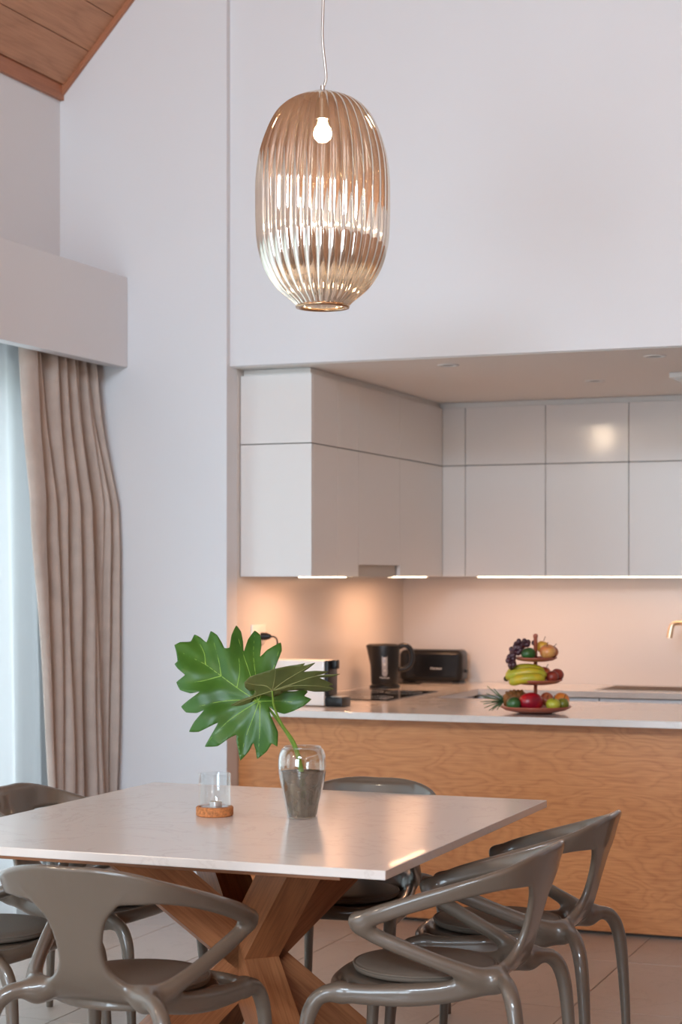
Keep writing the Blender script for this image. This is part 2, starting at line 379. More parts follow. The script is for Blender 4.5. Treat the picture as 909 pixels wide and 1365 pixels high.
# sliding window
win = struct(MB().box((XL-.16, wy0, wz1-.07), (XL-.09, wy1, wz1), .004).box((XL-.16, wy0, 0), (XL-.09, wy1, .05), .004).box((XL-.16, wy1-.06, .05), (XL-.09, wy1, wz1-.07), .004).box((XL-.16, wy0, .05), (XL-.09, wy0+.06, wz1-.07), .004).build('window_1', M['foot']))
for k in range(3):
    a = wy0+.06+k*(wy1-wy0-.12)/3; b = a+(wy1-wy0-.12)/3
    MB().box((XL-.145, a, .05), (XL-.105, a+.055, wz1-.07), .004).box((XL-.145, b-.055, .05), (XL-.105, b, wz1-.07), .004).box((XL-.145, a+.055, .05), (XL-.105, b-.055, .12), .004).box((XL-.145, a+.055, wz1-.13), (XL-.105, b-.055, wz1-.07), .004).build('sash', M['foot'], win)
    MB().box((XL-.128, a+.05, .11), (XL-.122, b-.05, wz1-.12)).build('pane', M['pane'], win)
tag(MB().box((-9, -4, -.2), (XL-.25, 9, -.06)).build('terrace', M['terrace']), kind='structure')
tag(MB().box((-40, -40, -.4), (20, 40, -.22)).build('lawn', M['lawn']), kind='structure')

# ------------------------------------------------------------------ curtains
def cloth(name, ny, nz, f, mat):
    vs_, fs = [], []
    for j in range(nz+1):
        for i in range(ny+1): vs_.append(f(i/ny, j/nz))
    for j in range(nz):
        for i in range(ny):
            a = j*(ny+1)+i; fs.append((a, a+1, a+ny+2, a+ny+1))
    o = pymesh(name, vs_, fs, mat, None, True)
    return o
def interp(x, xs, ys): return float(np.interp(x, xs, ys))
# creases of the drape: position across (top, middle, hem), depth (top, middle, hem), width
CREASE = [(.235, .20, .05, .050, .050, .010, .030), (.345, .31, .20, .052, .040, .008, .026), (.49, .45, .36, .052, .055, .022, .028), (.63, .60, .54, .050, .058, .062, .030),
          (.745, .715, .69, .045, .030, .012, .024), (.82, .80, .83, .050, .058, .060, .026), (.88, .86, .885, .030, .020, .010, .018), (.94, .925, .955, .042, .048, .030, .024)]
def drape_f(s, t):
    z = .015+t*2.52
    yl = interp(z, [0, .6, 1.2, 1.65, 2.1, 2.45], [6.74, 6.70, 6.635, 6.58, 6.56, 6.555])
    yr = interp(z, [0, 1.0, 1.4, 1.6, 1.78, 1.95, 2.2, 2.45], [7.255, 7.262, 7.270, 7.276, 7.276, 7.262, 7.240, 7.225])
    x0 = interp(z, [0, 1.4, 1.8, 2.1, 2.45], [-3.912, -3.912, -3.918, -3.945, -3.965])
    xr = interp(z, [0, 1.0, 1.4, 1.62, 1.8, 2.0, 2.2, 2.45], [.018, .022, .028, .034, .032, .014, 0, -.006])
    x = x0+xr*s**2
    for a, b, c, da, db, dc, w_ in CREASE:
        sk = interp(z, [.2, 1.45, 2.45], [c, b, a])+.008*math.sin(2.6*z+30*a); dk = interp(z, [.3, 1.45, 2.45], [dc, db, da]); d = s-sk
        ww = w_*(1.25 if d < 0 else .75)
        x -= 2.1*dk*math.exp(-(math.hypot(d, .004)-.004)/ww)
    x += .007*math.sin(19*s+2.2*z)*(1-.5*t)+.0035*math.sin(6.5*z+8*s)*(1-t)
    x -= .035*math.exp(-s/.02)+.20*math.exp(-(1-s)/.008)
    return (x, yl+(yr-yl)*s+(7.293-yr)*math.exp(-(1-s)/.006), z)
o = cloth('curtain', 230, 60, drape_f, M['drape'])
sm = o.modifiers.new('thickness', 'SOLIDIFY'); sm.thickness = .003
tag(o, 'heavy taupe velvet drape gathered in folds beside the gable wall', 'curtain')
def sheer_f(s, t):
    z = .015+t*2.52
    y = 2.1+s*(interp(z, [0, 1, 1.8, 2.5], [7.22, 7.20, 7.18, 7.16])-2.1)
    ph = s*2*PI*26+.5*math.sin(1.7*z+11*s)
    return (-4.12+.030*math.sin(ph)+.012*math.sin(2.3*ph+1)*(1-t), y+.02*math.cos(ph), z)
o = cloth('sheer_curtain', 420, 24, sheer_f, M['sheer'])
tag(o, 'white sheer voile curtain hanging over the bright window', 'curtain')

# ------------------------------------------------------------------ kitchen: upper cabinets
CX = -3.055                      # front plane of the left run
CB, CM, CT = 1.478, 2.066, 2.372
CF = 9.276                       # front plane of the back run
def unit(label, boxes, doors, group):
    t = empty('wall_cabinet', (boxes[0], boxes[1], boxes[2]), 0, label, 'cabinet', group)
    ox, oy, oz = boxes[:3]
    lo = (0, 0, 0); hi = (boxes[3]-ox, boxes[4]-oy, boxes[5]-oz)
    MB().box(lo, hi, .001, seg=1).build('body', M['carcass'], t)
    for d in doors:
        nm = d[6] if len(d) > 6 else 'door'
        MB().box((d[0]-ox, d[1]-oy, d[2]-oz), (d[3]-ox, d[4]-oy, d[5]-oz), .0012).build(nm, M['lacquer'], t)
    return t
G = .0018
for lvl, (za, zb) in enumerate(((CB, CM-.002), (CM+.002, CT))):
    gname = ('lower' if lvl == 0 else 'upper')+' wall cabinets'
    word = 'tall lower' if lvl == 0 else 'short top'
    # left run, doors face +X
    t = unit(f'{word} white wall cabinet at the near end of left run', (KX+.003, 7.46, za, CX-.022, 8.02, zb),
         [(CX-.02, 7.462, za, CX, 7.753-G, zb), (CX-.02, 7.753+G, za, CX, 8.022-G, zb), (KX+.003, 7.44, za, CX-.0, 7.4585, zb, 'end_panel')], gname)
    hz = za+.055 if lvl == 0 else za
    t = unit(f'{word} white wall cabinet ' + ('housing the extractor hood above the hob' if lvl == 0 else 'above the extractor hood cabinet'), (KX+.003, 8.024, za, CX-.022, 8.598, zb), [(CX-.02, 8.022+G, hz, CX, 8.6-G, zb)], gname)
    if lvl == 0:
        tag(MB().box((KX+.05, 8.03, za-.004), (CX-.035, 8.592, za-.0005), .001).build('extractor_hood', M['steel']), 'slim steel extractor hood grille under the left cabinets', 'hood')
        MB().box((CX-.0215, 8.03, za), (CX-.008, 8.592, za+.045), .001).build('hood_front', M['steel'], t)
    unit(f'{word} white corner wall cabinet where the runs meet', (KX+.003, 8.602, za, CX-.022, KB-.003, zb), [(CX-.02, 8.6+G, za, CX, CF-.001, zb)], gname)
    # back run, doors face -Y
    xs = [-3.05, -2.49, -2.051, -1.613, -1.175, -.737]
    nm = ['first from the corner', 'second from the corner', 'third from the corner', 'fourth from the corner', 'fifth from the corner']
    for k in range(5):
        a, b = xs[k], xs[k+1]
        ds = [((a if k else -2.928)+G, CF, za, b-G, CF+.02, zb)]
        if k == 0: ds.append((CX+.0005, CF, za, -2.928-G, CF+.02, zb, 'filler_panel'))
        unit(f'{word} white back wall cabinet, {nm[k]}', (a+.002, CF+.022, za, b-.001, KB-.003, zb), ds, gname)
# recessed strip between cabinets and ceiling
tag(MB().box((KX+.003, 7.475, CT+.001), (CX-.02, KB-.003, 2.4005)).box((CX-.02, CF+.02, CT+.001), (-.737, KB-.003, 2.4005)).build('trim_5', M['plaster_kitchen']), kind='structure')
# under-cabinet LED strips (the lamp's own light sits just below each diffuser)
def led(name, lo, hi, label, power, rot=0):
    t = empty('led_strip', ((lo[0]+hi[0])/2, (lo[1]+hi[1])/2, CB), 0, label, 'light', 'under-cabinet light strips')
    c = t.location
    MB().box((lo[0]-c.x, lo[1]-c.y, -.005), (hi[0]-c.x, hi[1]-c.y, -.0005), .001, seg=1).build('diffuser', M['led'], t)
    a = area(name, (c.x, c.y, CB-.012), (0, 0, 0), hi[0]-lo[0], hi[1]-lo[1], power, (1, .50, .26))
    return t
led('led_left_near', (-3.13, 7.47, 0), (-3.10, 7.98, 0), 'short warm light strip under the nearest left wall cabinet', 2.8)
led('led_left_far', (-3.13, 8.63, 0), (-3.10, 9.15, 0), 'short warm light strip under the left corner wall cabinet', 2.8)
led('led_back', (-2.87, 9.31, 0), (-.76, 9.34, 0), 'long warm light strip under the back wall cabinets', 2.35)

# worktop, U-shaped
WT = .90
wt = MB().prism([(KX+.002, 7.29), (-.9, 7.29), (-.9, 8.30), (-2.78, 8.30), (-2.78, 9.03), (.6, 9.03), (.6, KB-.002), (KX+.002, KB-.002)], WT-.030, WT, .0025).build('worktop', M['worktop'])
tag(wt, 'white stone U-shaped kitchen worktop on oak cabinets', 'worktop')
# peninsula
pen = empty('kitchen_peninsula', (-2.2, 7.42, 0), 0, 'oak veneered kitchen peninsula with dark plinth facing the dining table', 'cabinet')
L = lambda x, y, z: (x+2.2, y-7.42, z)
fp = MB().box(L(-3.398, 7.42, .016), L(-.92, 7.44, WT-.031), .001, seg=1).build('front_panel', M['oak'], pen)
MB().box(L(-3.398, 7.4405, .035), L(-.92, 8.24, WT-.031)).build('body', M['carcass'], pen)
MB().box(L(-3.398, 7.45, .0), L(-.92, 8.2, .0345)).build('plinth', M['gap'], pen)
# base cabinets behind
def base(x0, x1, y0, y1, face, label):
    t = empty('base_cabinet', ((x0+x1)/2, (y0+y1)/2, 0), 0, label, 'cabinet', 'base cabinets inside the kitchen')
    c = t.location; q = lambda x, y, z: (x-c.x, y-c.y, z)
    MB().box(q(x0, y0, .08), q(x1, y1, WT-.031)).build('body', M['carcass'], t)
    if face == 'y':
        MB().box(q(x0+.002, y0-.02, .10), q(x1-.002, y0-.0005, WT-.075), .001, seg=1).build('door', M['oak'], t)
        MB().box(q(x0+.002, y0-.014, WT-.07), q(x1-.002, y0-.0005, WT-.036), .001, seg=1).build('grip_rail', M['alu'], t)
    else:
        o = MB().box(q(x1+.0005, y0+.002, .10), q(x1+.02, y1-.002, WT-.075), .001, seg=1).build('door', M['oak'], t)
        MB().box(q(x1+.0005, y0+.002, WT-.07), q(x1+.014, y1-.002, WT-.036), .001, seg=1).build('grip_rail', M['alu'], t)
    MB().box(q(x0+.04, y0+.04, 0), q(x1-.04, y1-.04, .0795)).build('plinth', M['gap'], t)
base(-3.395, -2.822, 8.26, 9.06, 'x', 'oak fronted base cabinet below the black hob')
for k, (a, b) in enumerate(((-2.80, -2.155), (-2.153, -1.50), (-1.498, -.85), (-.848, -.2))):
    base(a, b, 9.075, KB-.003, 'y', ['oak fronted back base cabinet beside the hob corner', 'oak fronted back base cabinet below the sink', 'oak fronted back base cabinet right of the sink', 'oak fronted back base cabinet at the far right'][k])
# hob
hob = empty('hob', (-3.10, 8.35, WT), 0, 'black glass hob set into the worktop before the kettle', 'hob')
MB().box((-.21, -.36, .0003), (.21, .36, .005), .002).build('glass_top', M['black_glass'], hob)
for (x, y, r) in ((-.09, -.18, .09), (.09, .18, .09), (-.09, .18, .07), (.09, -.18, .07)):
    m_ = MB(); m_.lathe([(r-.002, .0052), (r, .0052), (r, .0056), (r-.002, .0056), (r-.002, .0052)], 40, (x, y, 0)); m_.build('cooking_zone', M['print'], hob)
# sink
snk = empty('sink', (-1.93, 9.33, WT), 0, 'steel sink set into the back worktop under the tap', 'sink')
MB().box((-.27, -.19, .0003), (.27, .19, .003), .001).build('rim', M['steel'], snk)
MB().box((-.24, -.165, .0032), (.24, .165, .0042)).build('bowl_shade', M['gap'], snk)  # flat dark sheet, the hollow's shade put into its colour
# tap
tap = empty('kitchen_tap', (-1.45, 9.50, WT), 0, 'brushed brass kitchen tap with a bent spout over the sink', 'tap')
MB().lathe([(0, .0005), (.028, .0005), (.028, .012), (.022, .02), (0, .02)], 24).build('base', M['brass'], tap)
pts = catmull([(0, 0, .015), (0, 0, .20), (0, 0, .30), (-.02, -.008, .335), (-.08, -.035, .34), (-.25, -.12, .34), (-.36, -.175, .34), (-.385, -.187, .33)], 40)
MB().tube(pts, .0125, 14).build('spout', M['brass'], tap, True)
MB().tube([(-.383, -.186, .334), (-.390, -.189, .315), (-.398, -.193, .265)], [.0135, .015, .0155], 14).build('nozzle', M['brass'], tap, 40)
MB().tube([(0, 0, .16), (.05, -.02, .165), (.10, -.04, .19)], [.012, .008, .007], 10).build('lever', M['brass'], tap, True)

# ceiling downlights
for k, (x, y, lb) in enumerate(((-2.48, 7.61, 'recessed ceiling spotlight near the left end of the kitchen opening'), (-2.035, 8.476, 'recessed ceiling spotlight deeper in the kitchen, above the fruit'), (-1.572, 7.613, 'recessed ceiling spotlight near the right end of the kitchen opening'))):
    t = empty('ceiling_spotlight', (x, y, 2.402), 0, lb, 'light', 'kitchen ceiling spotlights')
    MB().lathe([(.032, -.0005), (.048, -.0005), (.047, -.004), (.036, -.005), (.032, -.0005)], 32).build('ring', M['white_plastic'], t, 40)
    MB().lathe([(0, -.001), (.0315, -.001), (.0315, -.0006), (0, -.0006)], 24).build('lens', M['gap'], t)
vt = empty('ceiling_vent', (-1.62, 8.35, 2.402), 0, 'white ceiling vent at the right edge of kitchen ceiling', 'vent')
MB().box((-.02, -.10, -.025), (.22, .10, -.0005), .003).build('housing', M['white_plastic'], vt)
for k in range(5): MB().box((0, -.08+k*.036, -.029), (.20, -.064+k*.036, -.0255), .001, seg=1).build('slat', M['steel'], vt)

# ------------------------------------------------------------------ small kitchen things
def text_mesh(name, body, size, mat, parent, mw):
    cu = bpy.data.curves.new(name, 'FONT'); cu.body = body; cu.size = size; cu.align_x = 'CENTER'; cu.align_y = 'CENTER'; cu.extrude = .0004
    tmp = bpy.data.objects.new(name, cu); COL.objects.link(tmp)
    bpy.context.view_layer.update()
    me = bpy.data.meshes.new_from_object(tmp.evaluated_get(bpy.context.evaluated_depsgraph_get()))
    bpy.data.objects.remove(tmp)
    o = link_mesh(name, me, mat, parent); o.matrix_local = mw
    return o
RXM = Matrix.Rotation(PI/2, 4, 'X')
# kettle (local: -Y faces the dining side)
ket = empty('electric_kettle', (-3.245, 8.90, WT), math.radians(20), 'black electric kettle with a grey water gauge by the hob', 'kettle')
MB().lathe([(0, .0005), (.078, .0005), (.078, .014), (.070, .020), (0, .020)], 40).build('base', M['black'], ket, 35)
b = MB(); b.lathe([(0, .021), (.068, .021), (.071, .03), (.074, .12), (.079, .215), (.078, .222), (.06, .229), (0, .231)], 48)
for v in b.bm.verts:
    if v.co.z > .17 and v.co.x < -.05 and abs(v.co.y) < .03:
        v.co.x -= .018*(v.co.z-.17)/.05*(1-abs(v.co.y)/.03)
b.build('body', M['black'], ket, 40)
pts = catmull([(.07, 0, .212), (.105, 0, .222), (.135, 0, .20), (.142, 0, .15), (.128, 0, .115), (.10, 0, .100), (.072, 0, .098)], 26)
MB().tube(pts, [.013]*26, 12).build('handle', M['black'], ket, True)
mm = MB(); mm.prism([(.014*math.cos(a)+0, (.046 if math.sin(a) > 0 else -.046)+.014*math.sin(a)) for a in np.linspace(0, 2*PI, 24, endpoint=False)], -.004, .004, .001)
gg = mm.build('water_gauge', plain('grey_gauge', (.30, .29, .29, 1), .3), ket, 40); gg.matrix_local = Matrix.Translation((.0, -.0735, .125)) @ Matrix.Rotation(math.radians(-2.5), 4, 'X') @ RXM
for k in range(3): MB().ball((.0, -.0785, .095+.032*k), .004, (1, .4, 1), 1).build('gauge_dot', M['print'], ket)
text_mesh('logo', 'Moulinex', .0135, M['print'], ket, Matrix.Translation((0, -.0735, .058)) @ RXM)
# toaster
toa = empty('toaster', (-3.165, 9.46, WT), math.radians(4), 'long black two-slot toaster standing against the back wall', 'toaster')
MB().box((-.175, -.085, .010), (.175, .085, .182), .032, seg=5).build('body', M['black'], toa, 40)
MB().box((-.135, -.0865, .035), (.150, -.084, .160), .0012).build('front_plate', M['black_gloss'], toa)
for y in (-.035, .035): MB().box((-.12, y-.012, .1815), (.14, y+.012, .1835), .0008, seg=1).build('slot', M['steel'], toa)
MB().box((.1755, -.02, .06), (.19, .02, .075), .004).build('lever', M['black'], toa, 40)
for sx in (-.14, .14): MB().box((sx-.02, -.07, .0005), (sx+.02, .07, .0105), .002).build('foot', M['black'], toa)
text_mesh('logo', 'Moulinex', .017, M['print'], toa, Matrix.Translation((.035, -.0872, .082)) @ RXM)
cable = MB().tube([(x, y, z) for x, y, z in catmull([(-.18, -.06, .03), (-.205, -.10, .006), (-.15, -.17, .0045), (-.06, -.19, .0045), (-.03, -.155, .0045), (-.11, -.135, .0045), (-.20, -.16, .0045)], 50)], .004, 8).build('power_cord', M['black'], toa, True)
# capsule coffee machine at the left end of the peninsula; nose towards +X
cof = empty('coffee_machine', (-3.16, 7.60, WT), 0, 'white box-shaped coffee machine with black front behind the plant', 'coffee machine')
MB().box((-.135, -.062, .004), (.125, .062, .205), .006).build('body', M['white_plastic'], cof, 40)
MB().box((.1253, -.058, .046), (.142, .058, .204), .004).build('front', M['black'], cof, 40)
MB().box((.1425, -.022, .165), (.168, .022, .206), .006).build('spout', M['black'], cof, 40)
MB().box((.1253, -.055, .0005), (.208, .055, .042), .006).build('drip_tray', M['black'], cof, 40)
MB().box((.150, -.045, .0423), (.20, .045, .0455), .001).build('drip_grid', M['steel'], cof)
# socket on the left kitchen wall with plug
soc = empty('wall_socket', (KX, 7.62, 1.215), 0, 'white wall socket with a black plug on left kitchen wall', 'socket')
MB().box((.0005, -.065, -.045), (.010, .085, .045), .003).build('plate', M['white_plastic'], soc, 40)
plg = empty('power_plug', (KX, 7.655, 1.205), 0, 'black plug with trailing cord in the wall socket', 'plug')
MB().tube([(.0105, 0, 0), (.035, 0, 0), (.055, 0, 0)], [.018, .017, .010], 12).build('plug_body', M['black'], plg, 40)
MB().tube(catmull([(.054, 0, 0), (.075, .005, -.004), (.085, .01, -.03), (.075, .02, -.12), (.05, .02, -.24), (.035, .03, -.294), (.06, .03, -.299), (.10, .035, -.299)], 40), .004, 8).build('cord', M['black'], plg, True)

# ------------------------------------------------------------------ fruit stand
FC = Vector((-2.065, 7.53, WT))
def rel(r, t, z): return (RX*r+RY*t, RY*r-RX*t, z)      # r to the right, t towards the dining side
st = empty('fruit_stand', FC, 0, 'three-tier terracotta fruit stand on the peninsula worktop', 'stand')
def plate_prof(r, z, dip): return [(0, z-dip), (r*.55, z-dip), (r*.85, z-dip*.55), (r, z), (r+.003, z+.001), (r+.002, z-.004), (r*.85, z-dip*.55-.006), (r*.5, z-dip-.006), (0, z-dip-.006)]
tiers = ((.150, .030, .022), (.112, .142, .016), (.088, .236, .012))
for (r, z, dip) in tiers:
    MB().lathe(plate_prof(r, z, dip), 56).build('plate', M['terracotta'], st, True)
MB().lathe([(0, .0005), (.07, .0005), (.072, .003), (0, .003)], 40).build('foot', M['terracotta'], st)
MB().lathe([(0, .008), (.008, .008), (.008, .318), (.010, .322), (.010, .330), (.006, .335), (0, .336)], 20).build('rod', M['terracotta'], st, True)
def fruit_mat(name, c1, c2, rough=.35, scale=14, bump=0, coat=.2):
    m = plain(name, c1, rough, coat=coat, crough=.2)
    ns, ls = m.node_tree.nodes, m.node_tree.links; p = ns['Principled BSDF']; tc = ns.new('ShaderNodeTexCoord')
    n = node(ns, 'ShaderNodeTexNoise', Scale=scale, Detail=4); ls.new(tc.outputs['Object'], n.inputs['Vector'])
    r = ramp(ns, [(.38, c1), (.62, c2)]); ls.new(n.outputs['Fac'], r.inputs[0]); ls.new(r.outputs[0], p.inputs['Base Color'])
    if bump:
        v = node(ns, 'ShaderNodeTexNoise', Scale=240); ls.new(tc.outputs['Object'], v.inputs['Vector'])
        b = node(ns, 'ShaderNodeBump', Strength=bump, Distance=.002); ls.new(v.outputs['Fac'], b.inputs['Height']); ls.new(b.outputs[0], p.inputs['Normal'])
    return m
FM = dict(avocado=fruit_mat('dark_green_skin', srgb(26, 66, 28), srgb(52, 98, 46)), peach=fruit_mat('peach_apple_skin', srgb(214, 112, 64), srgb(228, 170, 96), scale=16),
          lemon=fruit_mat('lemon_skin', srgb(232, 170, 50), srgb(240, 190, 70), bump=.3), grape=fruit_mat('grape_skin', srgb(42, 22, 36), srgb(78, 44, 56), scale=40),
          banana=fruit_mat('banana_skin', srgb(206, 180, 40), srgb(176, 176, 48), .45, 20), nectarine=fruit_mat('nectarine_skin', srgb(150, 18, 22), srgb(214, 110, 50), scale=24),
          plum=fruit_mat('red_plum_skin', srgb(120, 34, 30), srgb(150, 58, 42)), mango=fruit_mat('red_mango_skin', srgb(190, 26, 34), srgb(140, 22, 46), .3, 16),
          gapple=fruit_mat('green_apple_skin', srgb(176, 178, 40), srgb(190, 192, 66)), pear=fruit_mat('green_pear_skin', srgb(128, 128, 38), srgb(110, 116, 36)),
          orange=fruit_mat('orange_skin', srgb(222, 122, 40), srgb(232, 146, 64), bump=.35), rapple=fruit_mat('red_apple_skin', srgb(150, 50, 34), srgb(204, 128, 80), scale=22),
          pine=fruit_mat('pineapple_skin', srgb(150, 92, 40), srgb(110, 74, 34), .6, 60, .5), crown=fruit_mat('pineapple_leaf', srgb(70, 96, 62), srgb(110, 134, 96), .5, 30),
          bstem=plain('dark_stalk', srgb(60, 48, 26), .7))
def fruit_at(name, label, r, t, z, group=None, cat=None):
    return empty(name, FC+Vector(rel(r, t, z)), YAW, label, cat or name.split('_')[-1], group)
def apple(name, label, r, t, z, R, mat, tilt=(0, 0), cat='apple', dent=.18, h=.92, stalk=True):
    o = fruit_at(name, label, r, t, z, None, cat); o.rotation_euler = (tilt[0], tilt[1], YAW)
    prof = []
    for k in range(17):
        a = PI*k/16
        rr = math.sin(a)*(1+.05*math.cos(a)); zz = math.cos(a)*h
        d = math.exp(-(rr/.28)**2)*dent
        prof.append((max(0, rr)*R if 0 < k < 16 else 0, (zz-math.copysign(d, zz))*R))
    MB().lathe(prof, 24).build('flesh', mat, o, True)
    if stalk: MB().tube([(0, 0, (h-dent)*R*.97), (.001, 0, (h-dent)*R+.010), (.003, 0, (h-dent)*R+.018)], [.0016, .0013, .0018], 6).build('stalk', FM['bstem'], o)
    return o
def oval(name, label, r, t, z, R, sc_, mat, cat, rz=0, ry=0):
    o = fruit_at(name, label, r, t, z, None, cat); o.rotation_euler = (0, ry, YAW+rz)
    b = MB(); b.ball((0, 0, 0), R, sc_, 3)
    for v in b.bm.verts: v.co.x += .12*R*(v.co.z/R)**2; v.co.y *= 1-.10*(v.co.x/R)
    b.build('flesh', mat, o, True)
    MB().ball((-R*sc_[0]*.98, 0, 0), .0035, (1, 1, 1), 1).build('stalk', FM['bstem'], o)
    return o
# top tier
oval('avocado', 'round dark green avocado on the top tier by the grapes', -.034, .040, .236+.016, .029, (1.10, .95, .92), FM['avocado'], 'avocado', .3)
apple('apple', 'peach-coloured apple at the front of top tier', .048, .030, .236+.024, .034, FM['peach'], (.35, -.1))
apple('apple', 'rosy apple half hidden behind the peach-coloured apple', .068, -.012, .236+.023, .031, FM['rapple'], (.1, .5))
apple('lemon', 'yellow lemon behind the apples on the top tier', .034, -.045, .236+.042, .027, FM['lemon'], (.2, .2), 'lemon', -.12, .95)
gr = fruit_at('grape_bunch', 'bunch of dark purple grapes hanging over the top tier', 0, 0, 0, None, 'grapes'); gr.rotation_euler = (0, 0, 0)
gp = [(705, 180), (805, 180), (865, 200), (945, 205), (680, 225), (745, 235), (820, 235), (610, 300), (655, 285), (710, 270), (770, 260), (600, 385), (640, 350), (690, 335), (715, 380), (545, 455), (600, 465), (565, 405), (575, 520), (598, 552), (625, 515), (660, 515), (682, 490), (640, 430), (730, 310), (655, 390), (690, 290), (650, 340), (625, 445), (590, 500), (775, 215), (720, 220), (665, 260), (845, 230), (610, 480), (650, 480), (700, 340), (620, 350)]
gb = MB().ball((0, 0, 0), .0124, (1, 1, 1.08), 2).build('grape', FM['grape'], gr, True)
for k, (zx, zy) in enumerate(gp):
    o = gb if k == 0 else bpy.data.objects.new('grape', gb.data)
    if k: COL.objects.link(o); o.parent = gr
    u, v = 620+zx*.0915, 840+zy*.0916
    r = (u-707.8)/315; z = (951-v)/315
    t = .018+(.012, -.014, .0)[k % 3]+(.022 if z < .245 else 0)
    if r > -.055: t = -.015-.01*(k % 3)
    if z < .245: r = min(r, -.098)
    o.location = rel(r, t, z+.004)
    s = random.uniform(.9, 1.08); o.scale = (s, s, s)
MB().tube(catmull([rel(-.02, -.02, .29), rel(-.06, -.01, .28), rel(-.09, .01, .255), rel(-.115, .015, .22)], 16), .002, 6).build('stalk', FM['bstem'], gr)
# middle tier
bn = fruit_at('banana_bunch', 'bunch of yellow bananas on the middle tier', 0, 0, 0, None, 'bananas'); bn.rotation_euler = (0, 0, 0)
def banana(pts, r):
    P = catmull([rel(*p) for p in pts], 22)
    rr = [r*min(1, .30+1.9*math.sin(PI*(.04+.92*k/21))**.8*.6) for k in range(22)]
    rr[0] = r*.28; rr[-1] = r*.25
    o = MB().tube(P, rr, 9).build('banana', FM['banana'], bn, True)
    MB().ball(P[-1], .0045, (1, 1, 1), 1).build('tip', FM['bstem'], o)
banana([(-.125, .02, .147), (-.095, .045, .166), (-.03, .06, .176), (.015, .055, .168), (.035, .05, .150)], .021)
banana([(-.115, .05, .130), (-.07, .082, .147), (-.01, .088, .152), (.03, .075, .144)], .021)
banana([(-.125, .00, .150), (-.085, .005, .182), (-.035, .015, .190), (.01, .025, .182), (.03, .03, .160)], .020)
MB().ball(rel(-.126, .022, .146), .012, (1, 1, 1), 2).build('crown', FM['bstem'], bn, True)
apple('nectarine', 'red and orange nectarine at the back of middle tier', .042, -.03, .142+.026, .028, FM['nectarine'], (.2, .3), 'nectarine', .1)
apple('plum', 'dark red plum at the front of middle tier', .066, .040, .142+.012, .028, FM['plum'], (.1, -.3), 'plum', .06, .95, False)
apple('plum', 'dark red plum at the right edge of middle tier', .092, .004, .142+.019, .0275, FM['plum'], (-.2, .3), 'plum', .06, .98, False)
# bottom tier
oval('avocado', 'dark green avocado at the front left of bottom tier', -.100, .078, .030+.014, .029, (1.08, .92, 1), FM['avocado'], 'avocado', -.4)
oval('mango', 'large red mango in the middle of bottom tier', -.026, .062, .030+.020, .042, (1.26, .9, .98), FM['mango'], 'mango', .1, .1)
apple('apple', 'yellow-green apple at the front of bottom tier', .066, .078, .030+.010, .031, FM['gapple'], (.15, .1))
apple('pear', 'small olive-green pear beside the green apple', .110, .052, .030+.010, .026, FM['pear'], (.1, .2), 'pear', .05, 1.0)
apple('orange', 'orange at the right edge of the bottom tier', .112, -.01, .030+.024, .033, FM['orange'], (.1, .3), 'orange', .05, .97, False)
apple('apple', 'red-brown apple behind the green apple, bottom tier', .048, -.005, .030+.028, .029, FM['rapple'], (1.1, 0), 'apple', .2)
oval('avocado', 'dark avocado at the back of bottom tier', .0, -.07, .030+.010, .030, (1.1, .95, .95), FM['avocado'], 'avocado', .5)
pn = fruit_at('pineapple', 'small pineapple lying behind the avocado with spiky crown outward', -.085, -.005, .030+.026, None, 'pineapple'); pn.rotation_euler = (0, math.radians(-4), YAW)
prof = [(0, -.055), (.022, -.052), (.036, -.03), (.040, 0), (.036, .03), (.022, .05), (0, .054)]
b = MB(); b.lathe(prof, 20, m=Matrix.Rotation(-PI/2, 4, 'Y')); b.build('flesh', FM['pine'], pn, True)
k = 0
eye = MB().ball((0, 0, 0), .0075, (1, 1, .6), 1).build('eye', FM['pine'], pn)
for j, x in enumerate((-.034, -.018, -.002, .014, .030)):
    R_ = float(np.interp(x, [-.05, -.03, 0, .03, .05], [.024, .037, .0405, .037, .024]))
    for i in range(9):
        a = 2*PI*(i+.5*(j % 2))/9
        o = eye if (i == 0 and j == 0) else bpy.data.objects.new('eye', eye.data)
        if o is not eye: COL.objects.link(o); o.parent = pn
        o.matrix_local = Matrix.Translation((x, R_*math.cos(a), R_*math.sin(a))) @ Matrix.Rotation(a-PI/2, 4, 'X')
for (dx, dy, dz, ln) in ((-1, .1, .05, .10), (-1, .35, -.05, .095), (-.9, .5, -.42, .085), (-.8, .7, -.45, .085), (-1, -.1, .3, .10), (-.75, .1, .8, .095), (-.55, .3, .85, .07), (-1, .2, -.25, .09), (-.9, -.4, .2, .09), (-.8, .8, .05, .08), (-.6, .9, -.5, .07), (-1, .0, .55, .08)):
    d = Vector((dx, dy*-1, dz)).normalized(); q = d.to_track_quat('X', 'Z')
    vs_, fs = [], []
    for i in range(7):
        s = i/6; w_ = .0105*(1-s)**.7*(.7+1.2*s*(1-s)); x = s*ln; z = .02*ln*10*s*s*.25-.008*s
        vs_ += [(x, -w_, z+.002), (x, 0, z-.001), (x, w_, z+.002)]
    for i in range(6):
        a = 3*i; fs += [(a, a+1, a+4, a+3), (a+1, a+2, a+5, a+4)]
    o = pymesh('crown_leaf', vs_, fs, FM['crown'], pn, True); sm = o.modifiers.new('thickness', 'SOLIDIFY'); sm.thickness = .0012
    o.matrix_local = Matrix.Translation((-.05, 0, .0)) @ q.to_matrix().to_4x4()

